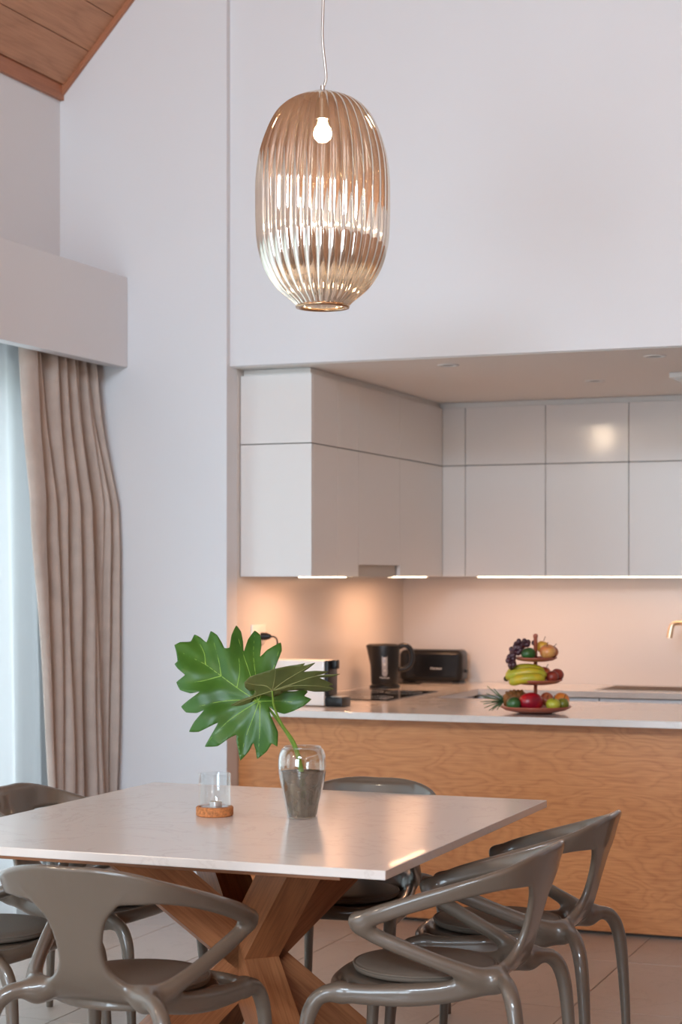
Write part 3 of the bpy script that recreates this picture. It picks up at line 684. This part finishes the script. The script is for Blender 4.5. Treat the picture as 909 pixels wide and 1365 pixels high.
# ------------------------------------------------------------------ pendant lamp
PC = Vector((-.054*RX-5.4*RY, -.054*RY+5.4*RX, 0))
S_ = 5.4/2440
pv = [(126, 24), (129, 32), (134, 43), (142, 54.5), (152, 63.5), (165, 71), (180, 77.5), (197, 83), (215, 87), (240, 89.6), (270, 90), (300, 89.5), (322, 88), (342, 84), (358, 78.5), (372, 71), (384, 62), (394, 51), (402, 41), (408, 35.5)]
prof = catmull([(1.48+(768-v)*S_, r*S_) for v, r in pv], 84)
lamp = empty('pendant_lamp', (PC.x, PC.y, 2.6), 0, 'ribbed smoked-gold glass pendant lamp hanging above the dining table', 'lamp')
NR, NT = 32, 320
vs_, fs = [], []
for z, r in prof:
    for j in range(NT):
        a = 2*PI*j/NT
        k = abs(math.cos(a*NR/2)); k = 1-(1-k)
        rr = r*(.948+.052*k**.75)
        vs_.append((rr*math.cos(a+.10*(z-2.6)), rr*math.sin(a+.10*(z-2.6)), z-2.6))
n = len(prof)
for i in range(n-1):
    for j in range(NT):
        a = i*NT+j; b = i*NT+(j+1) % NT; fs.append((a, a+NT, b+NT, b))
pymesh('lamp_shade', vs_, fs, M['shade'], lamp, True)
zb = prof[-1][0]-2.6; rb = prof[-1][1]
MB().lathe([(rb-.012, zb+.002), (rb, zb+.002), (rb+.002, zb-.002), (rb, zb-.006), (rb-.012, zb-.006), (rb-.014, zb-.002), (rb-.012, zb+.002)], 64).build('rim', plain('rim_bronze', (.50, .33, .20, 1), .15, metal=1), lamp, True)
zt = prof[0][0]-2.6
MB().lathe([(0, zt+.012), (.012, zt+.012), (.034, zt+.006), (.056, zt-.004), (.056, zt-.008), (0, zt-.008)], 40).build('cap', M['steel'], lamp, 40)
MB().lathe([(0, zt+.026), (.007, zt+.026), (.007, zt+.011), (0, zt+.011)], 16).build('cord_grip', M['steel'], lamp, 40)
ztop = roof_z(PC.x)-2.6+.05
cp = [(.003, 0, zt+.022), (.010, 0, zt+.05), (.0055, 0, zt+.10), (-.001, 0, zt+.17), (.001, 0, zt+.25), (.004, 0, zt+.40), (.004, 0, zt+1.0), (.002, 0, ztop-.02)]
MB().tube(catmull([(a*RX, a*RY, z) for a, _, z in cp], 60), .0042, 8).build('cord', M['steel'], lamp, True)
zbulb = 1.48+(768-178)*S_-2.6
MB().lathe([(0, zt-.008), (.020, zt-.008), (.020, zbulb+.042), (0, zbulb+.042)], 20).build('bulb_holder', M['steel'], lamp, 40)
MB().lathe([(0, -.028), (.014, -.0245), (.0245, -.013), (.028, 0), (.0245, .013), (.016, .026), (.013, .042), (0, .042)], 24, (0, 0, zbulb)).build('bulb', M['bulb'], lamp, True)

# ------------------------------------------------------------------ dining table
TX0, TX1, TY0, TY1 = -2.985, -1.552, 4.262, 5.80
TC = Vector(((TX0+TX1)/2, (TY0+TY1)/2, 0))
tab = empty('dining_table', TC, 0, 'square dining table with cream stone top on crossed wooden beams', 'table')
hx, hy = (TX1-TX0)/2, (TY1-TY0)/2
MB().box((-hx, -hy, .726), (hx, hy, .75), .002).build('tabletop', M['quartz'], tab)
MB().box((-hx+.16, -hy+.10, .700), (hx-.16, hy-.10, .7255), .002).build('underframe', M['walnut'], tab)
RT = .40
bl = math.hypot(2*RT, .70)
for ang, sg in ((PI/4, 1), (PI/4, -1), (3*PI/4, 1), (3*PI/4, -1)):
    d = Vector((math.cos(ang)*RT*sg, math.sin(ang)*RT*sg, 0))
    top = d+Vector((0, 0, .6995)); bot = -d
    ax = (top-bot).normalized(); side = Vector((-math.sin(ang), math.cos(ang), 0)); nn = ax.cross(side)
    m_ = Matrix((ax, side, nn)).transposed().to_4x4(); m_.translation = (top+bot)/2
    b = MB(); wS, wN = .055, .068
    ext = bl/2+.08
    b.box((-ext, -wS, -wN), (ext, wS, wN))
    inv = m_.inverted()
    for co, no in (((0, 0, .6995), (0, 0, 1)), ((0, 0, .0005), (0, 0, -1))):
        pco = inv @ Vector(co); pno = (inv.to_3x3() @ Vector(no))
        r = bmesh.ops.bisect_plane(b.bm, geom=b.bm.verts[:]+b.bm.edges[:]+b.bm.faces[:], plane_co=pco, plane_no=pno, clear_outer=True)
        es = [e for e in r['geom_cut'] if isinstance(e, bmesh.types.BMEdge)]
        bmesh.ops.edgeloop_fill(b.bm, edges=es)
    o = b.build('beam', M['walnut'], tab); o.matrix_local = m_

# ------------------------------------------------------------------ dining chairs: one moulded shell, grown as a blended solid
VX = .0046
ORG = np.array([-.34, -.44, -.03]); DIM = (149, 172, 189)
ORG[0] = -(DIM[0]-1)/2*VX
def fresh(): return np.full(DIM, .06, np.float32)
ii = [np.arange(n)*VX+ORG[k] for k, n in enumerate(DIM)]
def splat(F, P, R):
    for p, r in zip(P, R):
        m_ = r+.045
        a = [max(0, int((p[k]-m_-ORG[k])/VX)) for k in range(3)]; b = [min(DIM[k], int((p[k]+m_-ORG[k])/VX)+2) for k in range(3)]
        if any(b[k] <= a[k] for k in range(3)): continue
        dx = (ii[0][a[0]:b[0]]-p[0])**2; dy = (ii[1][a[1]:b[1]]-p[1])**2; dz = (ii[2][a[2]:b[2]]-p[2])**2
        d = np.sqrt(dx[:, None, None]+dy[None, :, None]+dz[None, None, :])-r
        v = F[a[0]:b[0], a[1]:b[1], a[2]:b[2]]; np.minimum(v, d, out=v)
def strip(pts, n):
    """pts rows: x y z half-width thickness-radius ax ay az (direction of the width)"""
    Q = catmull(pts, n); P, R = [], []
    for q in Q:
        hw = max(q[3]-q[4], 0); ax = q[5:8]/max(1e-6, np.linalg.norm(q[5:8]))
        k = int(2*hw/.0048)+1 if hw > 0 else 1
        for t in (np.linspace(-hw, hw, k) if k > 1 else [0]): P.append(q[:3]+ax*t); R.append(q[4])
    return np.array(P), np.array(R)
def smin(a, b, k):
    h = np.maximum(k-np.abs(a-b), 0)/k
    return np.minimum(a, b)-h*h*k*.25
def chair_field():
    up = (0, 0, 1)
    band = [(0, -.352, .740, .050, .0085, 0, -.30, 1), (.08, -.349, .741, .049, .0085, .05, -.30, 1), (.155, -.331, .737, .041, .009, .15, -.28, 1),
            (.214, -.292, .7265, .0300, .0095, .28, -.22, 1), (.254, -.212, .704, .0240, .011, .35, -.10, 1), (.277, -.095, .668, .0225, .013, .25, 0, 1),
            (.286, .01, .632, .023, .017, .15, .2, 1), (.278, .072, .606, .022, .0175, .1, .4, 1)]
    strut = [(.278, .072, .603, .022, .0175, 0, .5, 1), (.268, .045, .578, .023, .0175, 0, .9, .7), (.247, -.035, .543, .021, .0175, 0, .5, 1), (.220, -.125, .507, .020, .0175, 0, .4, 1), (.190, -.20, .478, .022, .019, 0, .3, 1), (.155, -.248, .462, .024, .021, 0, 0, 1)]
    spine = [(0, -.354, .765, .14, .0085, 1, 0, 0), (0, -.348, .735, .150, .0085, 1, 0, 0), (0, -.340, .70, .120, .0085, 1, 0, 0), (0, -.327, .66, .084, .0088, 1, 0, 0), (0, -.313, .61, .066, .0095, 1, 0, 0),
             (0, -.298, .56, .062, .0105, 1, 0, 0), (0, -.282, .52, .074, .0125, 1, 0, 0), (0, -.264, .488, .104, .0135, 1, 0, 0), (0, -.243, .464, .145, .0145, 1, 0, 0), (0, -.20, .443, .175, .013, 1, 0, 0)]
    rear = [(.135, -.250, .462, .022, .021, 0, 0, 1), (.178, -.282, .462, .021, .020, 0, 0, 1), (.212, -.305, .448, .021, .0205, 0, 0, 1), (.233, -.322, .410, .020, .020, 0, 0, 1), (.243, -.333, .34, .0185, .0185, 0, 0, 1), (.250, -.342, .2, .0155, .0155, 0, 0, 1), (.256, -.350, .0, .012, .012, 0, 0, 1)]
    rail = [(.150, -.25, .455, .024, .020, 0, 0, 1), (.186, -.16, .432, .027, .018, 0, 0, 1), (.214, -.05, .417, .028, .0175, 0, 0, 1), (.230, .06, .413, .026, .0175, 0, 0, 1), (.238, .14, .414, .024, .019, 0, 0, 1), (.244, .188, .403, .022, .020, 0, -.6, 1), (.250, .214, .366, .021, .020, 0, -1, .3), (.254, .226, .31, .0185, .0185, 0, -1, 0), (.260, .238, .16, .0155, .0155, 0, -1, 0), (.266, .248, 0, .012, .012, 0, -1, 0)]
    front = [(0, .192, .418, .022, .0145, 0, .6, 1), (.09, .188, .418, .022, .0145, 0, .6, 1), (.17, .170, .416, .023, .015, 0, .5, 1), (.232, .135, .414, .024, .017, 0, .3, 1)]
    C_, S = fresh(), fresh()
    P, R = strip(spine, 100); P[:, 1] += .62*P[:, 0]**2*np.clip((P[:, 2]-.44)/.3, 0, 1); splat(C_, P, R)
    # seat pan
    ang = np.linspace(0, 2*PI, 90, endpoint=False); pp = []
    for q in np.linspace(0, 1, 34):
        for a in np.linspace(0, 2*PI, max(1, int(q*250)), endpoint=False): pp.append((.205*q*math.cos(a), -.015+.200*q*math.sin(a), .424))
    splat(C_, np.array(pp), np.full(len(pp), .0115))
    P, R = strip(band, 150); splat(C_, P, R); P[:, 0] *= -1; splat(C_, P, R)
    fs_ = []
    for mem, n in ((strut, 90), (rear, 130), (rail, 160), (front, 60)):
        F = fresh(); P, R = strip(mem, n); splat(F, P, R); fs_.append(F)
    H = fs_[0]; H = smin(H, fs_[1], .030); H = smin(H, fs_[2], .034); H = smin(H, fs_[3], .022)
    A = np.minimum(smin(H, C_, .026), smin(H[::-1], C_, .026))
    for _ in range(1):
        for ax in range(3):
            B = A.copy(); s0 = [slice(None)]*3; s1 = [slice(None)]*3; s2 = [slice(None)]*3
            s0[ax] = slice(1, -1); s1[ax] = slice(0, -2); s2[ax] = slice(2, None)
            B[tuple(s0)] = .5*A[tuple(s0)]+.25*(A[tuple(s1)]+A[tuple(s2)]); A = B
    return A-.0006
def surface_nets(F):
    nx, ny, nz = F.shape; ins = F < 0
    cnt = sum(ins[a:nx-1+a, b:ny-1+b, c:nz-1+c].astype(np.int8) for a in (0, 1) for b in (0, 1) for c in (0, 1))
    cells = np.argwhere((cnt > 0) & (cnt < 8)); idx = -np.ones((nx-1, ny-1, nz-1), np.int64); idx[tuple(cells.T)] = np.arange(len(cells))
    acc = np.zeros((len(cells), 3)); num = np.zeros(len(cells))
    cor = [(a, b, c) for a in (0, 1) for b in (0, 1) for c in (0, 1)]
    for p in cor:
        for q in cor:
            if p < q and sum(abs(x-y) for x, y in zip(p, q)) == 1:
                fp = F[cells[:, 0]+p[0], cells[:, 1]+p[1], cells[:, 2]+p[2]]; fq = F[cells[:, 0]+q[0], cells[:, 1]+q[1], cells[:, 2]+q[2]]
                m_ = (fp < 0) != (fq < 0); t = np.where(m_, fp/np.where(m_, fp-fq, 1), 0)[:, None]
                acc += np.where(m_[:, None], np.array(p)+t*(np.array(q)-np.array(p)), 0); num += m_
    V = cells+acc/num[:, None]
    quads = []
    for ax in range(3):
        o1, o2 = [(1, 2), (2, 0), (0, 1)][ax]
        sl = [slice(1, -1)]*3; a = [slice(1, -1)]*3; b = [slice(1, -1)]*3
        a[ax] = slice(0, -1); b[ax] = slice(1, None)
        A, B = ins[tuple(a)], ins[tuple(b)]
        e = np.argwhere(A != B); inn = A[tuple(e.T)]
        base_ = e.copy(); base_ += 1; base_[:, ax] -= 1
        d1 = np.zeros(3, int); d1[o1] = 1; d2 = np.zeros(3, int); d2[o2] = 1
        g = lambda off: idx[tuple((base_-off).T)]
        q = np.stack([g(d1+d2), g(d2), g(0*d1), g(d1)], 1)
        q[~inn] = q[~inn][:, ::-1]; quads.append(q)
    Q = np.vstack(quads); Q = Q[(Q >= 0).all(1)]
    gr_ = np.stack(np.gradient(F), -1); ci = np.clip(V, 0, np.array(F.shape)-1.001); i0 = ci.astype(int); fr = ci-i0
    N = np.zeros_like(V)
    for p in cor:
        w_ = np.prod([fr[:, k] if p[k] else 1-fr[:, k] for k in range(3)], axis=0)
        N += w_[:, None]*gr_[i0[:, 0]+p[0], i0[:, 1]+p[1], i0[:, 2]+p[2]]
    N /= np.linalg.norm(N, axis=1)[:, None]+1e-9
    return V*VX+ORG, Q, N
def make_chair():
    V, Q, N = surface_nets(chair_field())
    V[:, 2] = np.maximum(V[:, 2], 0)
    fc = V[Q].mean(1); x, y, z = fc.T; ax = np.abs(x)
    part = np.full(len(Q), 0)                                  # 0 seat frame
    leg = ((z < .375) & (ax > .19)); part[leg & (y > 0) & (x > 0)] = 1; part[leg & (y > 0) & (x < 0)] = 2; part[leg & (y < 0) & (x > 0)] = 3; part[leg & (y < 0) & (x < 0)] = 4
    back = (z > .495) & (y < -.215) & (ax < .20); part[back] = 5
    arm = (z > .495) & ~back; part[arm & (x > 0)] = 6; part[arm & (x < 0)] = 7
    root = empty('dining_chair')
    for k, nm in enumerate(('seat_frame', 'leg', 'leg', 'leg', 'leg', 'backrest', 'armrest', 'armrest')):
        q = Q[part == k]; u, inv = np.unique(q, return_inverse=True); q2 = inv.reshape(q.shape)
        me = bpy.data.meshes.new(nm); me.from_pydata(V[u].tolist(), [], q2.tolist()); me.update()
        o = link_mesh(nm, me, M['chair'], root, True)
        me.normals_split_custom_set_from_vertices([tuple(n_) for n_ in N[u]])
    # cushion: round leather pad with a piped edge
    b = MB(); b.lathe([(0, .4375), (.172, .4375), (.186, .442), (.190, .450), (.188, .456), (.180, .462), (.15, .4665), (.08, .469), (0, .470)], 64)
    cu = b.build('cushion', M['cushion'], root, True); cu.location = (0, -.012, 0)
    MB().tube([(.1885*math.cos(a), .1885*math.sin(a), .4565) for a in np.linspace(0, 2*PI, 73)], .0036, 8, False).build('piping', M['cushion'], cu, True)
    return root
chairs = (
    ((-2.20, 4.19), 0, 'dining chair at the near side of table, back to viewer'),
    ((-1.575, 4.60), 90, 'taupe dining chair on the right side, nearer of the two'),
    ((-1.575, 5.27), 90, 'taupe dining chair on the right side, nearer the kitchen'),
    ((-2.18, 5.55), 180, 'taupe dining chair behind the table facing the viewer'),
    ((-2.90, 4.60), -90, 'taupe dining chair on the left side, nearer of the two, cut by frame'),
    ((-2.88, 5.24), -90, 'taupe dining chair on the left side beside the drape'))
proto = make_chair()
for k, ((x, y), rz, lb) in enumerate(chairs):
    o = proto if k == 0 else copy_tree(proto)
    o.location = (x, y, 0); o.rotation_euler = (0, 0, math.radians(rz))
    tag(o, lb, 'chair', 'dining chairs around the table')

# ------------------------------------------------------------------ things on the table
TT = .75
cc = Vector((-.385*RX-5.58*RY, -.385*RY+5.58*RX, TT))
cd = empty('candle_holder', cc, 0, 'glass tealight holder on a round cork base on table', 'candle holder')
MB().lathe([(0, .0005), (.054, .0005), (.057, .004), (.057, .026), (.054, .029), (.048, .029), (.046, .026), (0, .026)], 48).build('base', M['cork'], cd, 40)
MB().lathe([(.0465, .0265), (.0485, .03), (.049, .128), (.0475, .1295), (.046, .128), (.0455, .034), (.043, .030), (0, .029), (0, .0265), (.0465, .0265)], 48).build('glass', M['glass'], cd, 40)
tl = empty('tealight', cc+Vector((.004, 0, .0295)), 0, 'small tealight candle inside the glass holder', 'candle')
MB().lathe([(0, .0005), (.0185, .0005), (.019, .014), (.0182, .014), (.0178, .0105), (0, .0105)], 28).build('tin', M['tin'], tl, 40)
MB().lathe([(0, .0106), (.0176, .0106), (.0172, .0135), (.008, .012), (0, .0125)], 28).build('wax', M['wax'], tl, True)
MB().tube([(0, 0, .012), (.0005, 0, .016), (.0015, 0, .0195)], .0008, 6).build('wick', M['black'], tl)

VC = Vector((-.117*RX-5.53*RY, -.117*RY+5.53*RX, TT))
vz = empty('glass_vase', VC, 0, 'clear faceted glass vase of cloudy water on the table', 'vase')
vprof = [(.043, .002), (.046, .006), (.056, .06), (.066, .105), (.0715, .140), (.0725, .165), (.0705, .188), (.064, .205), (.056, .213)]
vp = catmull(vprof, 40)
NF = 14; NTV = 112
vs_, fs = [], []
for r, z in vp:
    for j in range(NTV):
        a = 2*PI*j/NTV
        seg = 2*PI/NF; aa = (a % seg)-seg/2
        fac = (math.cos(seg/2)/math.cos(aa))
        k = min(1, max(0, (.165-z)/.08)); vs_.append((r*(1-k*(1-fac))*math.cos(a), r*(1-k*(1-fac))*math.sin(a), z))
n = len(vp)
for i in range(n-1):
    for j in range(NTV): a = i*NTV+j; b = i*NTV+(j+1) % NTV; fs.append((a, b, b+NTV, a+NTV))
c0 = len(vs_); vs_.append((0, 0, .001))
for j in range(NTV): fs.append((c0, (j+1) % NTV, j))
o = pymesh('glass', vs_, fs, M['vase_glass'], vz, False); sm = o.modifiers.new('thickness', 'SOLIDIFY'); sm.thickness = .003; sm.offset = -1
for p in o.data.polygons: p.use_smooth = True
o.data.set_sharp_from_angle(angle=math.radians(18))
MB().lathe([(.056, .211), (.0575, .2145), (.0555, .2165), (.0535, .214), (.056, .211)], 56).build('rim', M['glass'], vz, True)
wp = [(0, .006), (.040, .006)]+[(float(np.interp(z, [p[1] for p in vprof], [p[0] for p in vprof]))*.945-.001, z) for z in np.linspace(.012, .140, 12)]+[(0, .140)]
MB().lathe(wp, 56).build('water', M['water'], vz, 50)
# plant: petioles, two lobed leaves
pla = empty('philodendron_cutting', VC, YAW, 'cut philodendron with two big lobed leaves standing in the vase', 'plant')
KZ = .297/447
def zl(zx, zy): return ((200+zx*.297-402)/447, 1.48-(810+zy*.297-768)/447-TT)      # leaf drawing units -> metres right of / above the vase foot
def make_leaf(name, outline, surf, mat, vmat, veins, label=None, vr=.0022):
    pts = [zl(*p) for p in outline]
    C2 = catmull([(*p,) for p in pts+[pts[0]]], len(pts)*4+1)[:-1]
    Lp = np.array([[pts[k//4][c]+(pts[(k//4+1) % len(pts)][c]-pts[k//4][c])*(k % 4)/4 for c in (0, 1)] for k in range(len(pts)*4)])
    C2 = .35*C2+.65*Lp
    ed = [(i, (i+1) % len(C2)) for i in range(len(C2))]
    xs = np.arange(C2[:, 0].min(), C2[:, 0].max(), .009); ys = np.arange(C2[:, 1].min(), C2[:, 1].max(), .009)
    inner = [(x+(.0045 if j % 2 else 0), y) for j, y in enumerate(ys) for x in xs]
    P = [Vector(p) for p in C2]+[Vector(p) for p in inner]
    r = geometry.delaunay_2d_cdt(P, ed, [], 1, 1e-6)
    vv = [surf(p.x, p.y) for p in r[0]]
    fs_ = [f for f in r[2]]
    o = pymesh(name, [(x, -t, y) for x, t, y in vv], fs_, mat, pla, True)
    bm = bmesh.new(); bm.from_mesh(o.data); bmesh.ops.recalc_face_normals(bm, faces=bm.faces); bm.to_mesh(o.data); bm.free()
    for p in o.data.polygons: p.use_smooth = True
    sm = o.modifiers.new('thickness', 'SOLIDIFY'); sm.thickness = .0016; sm.offset = 0
    for ve in veins:
        cv = catmull([zl(*p) for p in ve], 16)
        q = [surf(*p) for p in cv]
        MB().tube([(x, -t-.0006, y) for x, t, y in q], [vr*(1-.75*k/15) for k in range(16)], 6).build('vein', vmat, o, True)
    return o
J1 = zl(480, 425)
V1 = [[(480, 425), (400, 375), (310, 315), (235, 265), (150, 225), (100, 200)], [(480, 425), (400, 420), (300, 430), (210, 450), (140, 458)], [(480, 425), (410, 470), (340, 520), (270, 590), (245, 625)],
      [(485, 430), (455, 510), (425, 590), (405, 670)], [(490, 435), (490, 520), (488, 600), (480, 665)], [(480, 425), (470, 330), (455, 220), (458, 125)], [(480, 425), (440, 300), (395, 180), (372, 100)],
      [(235, 265), (225, 210), (185, 145)], [(310, 315), (295, 240), (258, 125)], [(385, 365), (395, 290), (385, 200)], [(480, 425), (530, 330), (560, 240), (578, 175)], [(480, 425), (560, 425), (640, 430), (705, 422)], [(310, 315), (210, 340), (115, 348)]]
O1 = [(85, 178), (112, 164), (160, 162), (176, 130), (205, 142), (236, 164), (254, 113), (285, 130), (306, 160), (322, 188), (345, 186), (352, 130), (371, 87), (395, 115), (406, 160), (411, 205), (428, 150), (458, 110), (485, 130), (491, 175), (486, 228),
      (520, 195), (579, 163), (585, 200), (560, 265), (540, 320), (560, 360), (600, 380), (650, 380), (690, 370), (705, 385), (690, 402), (722, 418), (690, 445), (640, 470), (600, 482), (560, 470), (530, 450), (540, 490), (572, 560), (570, 625), (545, 612), (520, 650), (478, 684), (470, 640), (460, 612), (440, 650), (402, 690), (392, 640), (384, 600), (384, 575), (350, 590), (300, 625), (240, 632),
      (262, 590), (300, 522), (260, 540), (210, 565), (166, 566), (190, 520), (236, 466), (200, 480), (150, 480), (126, 455), (160, 425), (214, 384), (170, 392), (120, 380), (101, 346), (132, 320), (142, 310), (108, 285), (91, 264), (104, 250), (95, 210)]
vl1 = [[zl(*p) for p in v] for v in V1]
def seg_dist(x, y, lines):
    best = 9
    for L_ in lines:
        for (ax_, ay_), (bx_, by_) in zip(L_, L_[1:]):
            dx, dy = bx_-ax_, by_-ay_; t = max(0, min(1, ((x-ax_)*dx+(y-ay_)*dy)/(dx*dx+dy*dy+1e-12)))
            best = min(best, math.hypot(x-ax_-t*dx, y-ay_-t*dy))
    return best
def surf1(x, y):
    d = math.hypot(x-J1[0], y-J1[1]); sd = seg_dist(x, y, vl1)
    t = .02-.30*(y-J1[1])-.9*d*d+.28*min(sd, .035)+.008*math.sin(38*x+20*y)
    return (x, t, y)
make_leaf('leaf', O1, surf1, M['leaf'], M['vein'], V1)
J2 = zl(548, 372)
V2 = [[(548, 372), (520, 350), (470, 345), (430, 335)], [(548, 372), (600, 330), (680, 280), (735, 246)], [(548, 372), (640, 340), (740, 305), (845, 298)], [(548, 372), (640, 350), (740, 350), (820, 364)], [(548, 372), (500, 390), (420, 420), (350, 455)], [(548, 372), (560, 320), (566, 275)], [(548, 372), (600, 360), (690, 320), (795, 286)]]
O2 = [(424, 334), (450, 308), (500, 290), (560, 270), (620, 258), (660, 252), (697, 244), (690, 256), (742, 242), (712, 268), (690, 284), (740, 280), (802, 284), (770, 297), (735, 304), (790, 300), (852, 296), (810, 310), (760, 312), (790, 328), (822, 346), (800, 352), (826, 366), (790, 378), (740, 378), (690, 370), (640, 372), (600, 376), (580, 392), (545, 404), (510, 392), (470, 405), (440, 440), (380, 462), (330, 466), (360, 440), (400, 418), (460, 396), (470, 372), (440, 372), (425, 355)]
vl2 = [[zl(*p) for p in v] for v in V2]
def surf2(x, y):
    d = x-J2[0]; sd = seg_dist(x, y, vl2)
    return (x, .072+.95*(y-J2[1])-.6*d*d-.22*min(sd, .02)+.005*math.sin(60*x), y)
o = make_leaf('leaf', O2, surf2, M['leaf_under'], M['vein_dark'], V2, vr=.0018)
tag(o, 'leaf seen from its dull brown-green underside')
base_pt = (.002, 0.0, .045)
s1 = surf1(*J1); s2 = surf2(*J2)
z1 = zl(640, 625); z2 = zl(670, 735)
MB().tube(catmull([base_pt, (z2[0], 0, z2[1]), (z1[0], -.005, z1[1]), (zl(575, 520)[0], -.012, zl(575, 520)[1]), (zl(520, 450)[0], -s1[1]+.006, zl(520, 450)[1]), (s1[0], -s1[1]-.001, s1[2])], 40), [.0062-.003*k/39 for k in range(40)], 10).build('petiole', M['stem'], pla, True)
MB().tube(catmull([(.010, -.005, .045), (z2[0]+.006, -.004, z2[1]), (z1[0]+.004, -.014, z1[1]+.005), (zl(590, 530)[0], -.03, zl(590, 530)[1]), (zl(556, 450)[0], -.05, zl(556, 450)[1]), (s2[0], -s2[1]-.0008, s2[2])], 40), [.0052-.0026*k/39 for k in range(40)], 10).build('petiole', M['stem'], pla, True)
for k in range(14):
    a = random.uniform(0, 2*PI); l_ = random.uniform(.3, 1)
    p = [(.004, 0, .06+.004*k), (.02*math.cos(a)*l_, .02*math.sin(a)*l_, .055+.003*k), (.036*math.cos(a+.5), .036*math.sin(a+.5), .03+.004*k), (.034*math.cos(a+1.4), .034*math.sin(a+1.4), .016+.003*k)]
    MB().tube(catmull(p, 12), .0016, 5).build('root', M['root'], pla, True)

# ------------------------------------------------------------------ lounge side behind the viewer, things added for light and reflections
tag(MB().box((-3.2, -2.2, .0005), (1.6, 2.6, .014), .004).build('rug', M['rug']), 'large brown rug added behind the viewer for brown reflections', 'rug')  # unseen, added so the pendant glass reflects brown from below

wd = empty('wardrobe', (.75, -2.7, 0), 0, 'tall brown wooden wardrobe added behind the viewer for brown reflections', 'wardrobe')  # unseen, added to give the pendant glass a brown reflection
MB().box((-1.7, -.28, .06), (1.7, .28, 2.36), .004).build('body', M['walnut'], wd)
for k in range(4): MB().box((-1.69+.845*k, .2805, .08), (-1.69+.845*k+.84, .30, 2.34), .002).build('door', M['walnut'], wd)
MB().box((-1.66, -.26, 0), (1.66, .25, .0595)).build('plinth', M['gap'], wd)
def added_sconce(x, y, z, nx, label):
    t = empty('added_wall_lamp', (x, y, z), 0, label, 'lamp', 'added globe lamps on the unseen side')
    MB().lathe([(0, 0), (.05, 0), (.05, .012), (0, .012)], 28, m=Matrix.Translation((nx*.0005, 0, 0)) @ Matrix.Rotation(nx*PI/2, 4, 'Y')).build('backplate', M['brass'], t, 40)
    MB().tube([(nx*.012, 0, 0), (nx*.09, 0, .0), (nx*.12, 0, .02)], .008, 10).build('arm', M['brass'], t, True)
    MB().ball((nx*.15, 0, .10), .11, (1, 1, 1), 3).build('globe', M['globe'], t, True)
added_sconce(XL, 1.40, 2.71, 1, 'globe lamp added on the long wall for the cabinet highlight')  # unseen lamp, added to make the soft highlight on the back cabinets
added_sconce(3.0, -.2, 2.60, -1, 'added globe fill lamp on the right wall, furthest from the kitchen')  # this and the next two are unseen, added to warm the left wall
added_sconce(3.0, 2.0, 2.60, -1, 'added globe fill lamp on the right wall, middle one')
added_sconce(3.0, 4.2, 2.60, -1, 'added globe fill lamp on the right wall, nearest the kitchen')

dv = empty('blocker', (1.6, 4.0, 0), 0, 'tall brown wooden bookcase added unseen to shade the dining side', 'blocker')  # unseen divider added to keep the right-hand lamps off chairs and table
MB().box((-.18, -2.7, .06), (-.155, 2.7, 2.3), .003).build('back_panel', M['walnut'], dv)
for k in range(6): MB().box((-.1545, -2.7+1.075*k, .06), (.18, -2.675+1.075*k, 2.3), .002).build('upright', M['walnut'], dv)
for z in (.08, .52, .96, 1.40, 1.84, 2.27):
    for k in range(5): MB().box((-.1545, -2.674+1.075*k, z), (.18, -2.701+1.075*(k+1), z+.025), .002).build('shelf', M['walnut'], dv)
MB().box((-.14, -2.66, 0), (.15, 2.66, .0595)).build('plinth', M['gap'], dv)
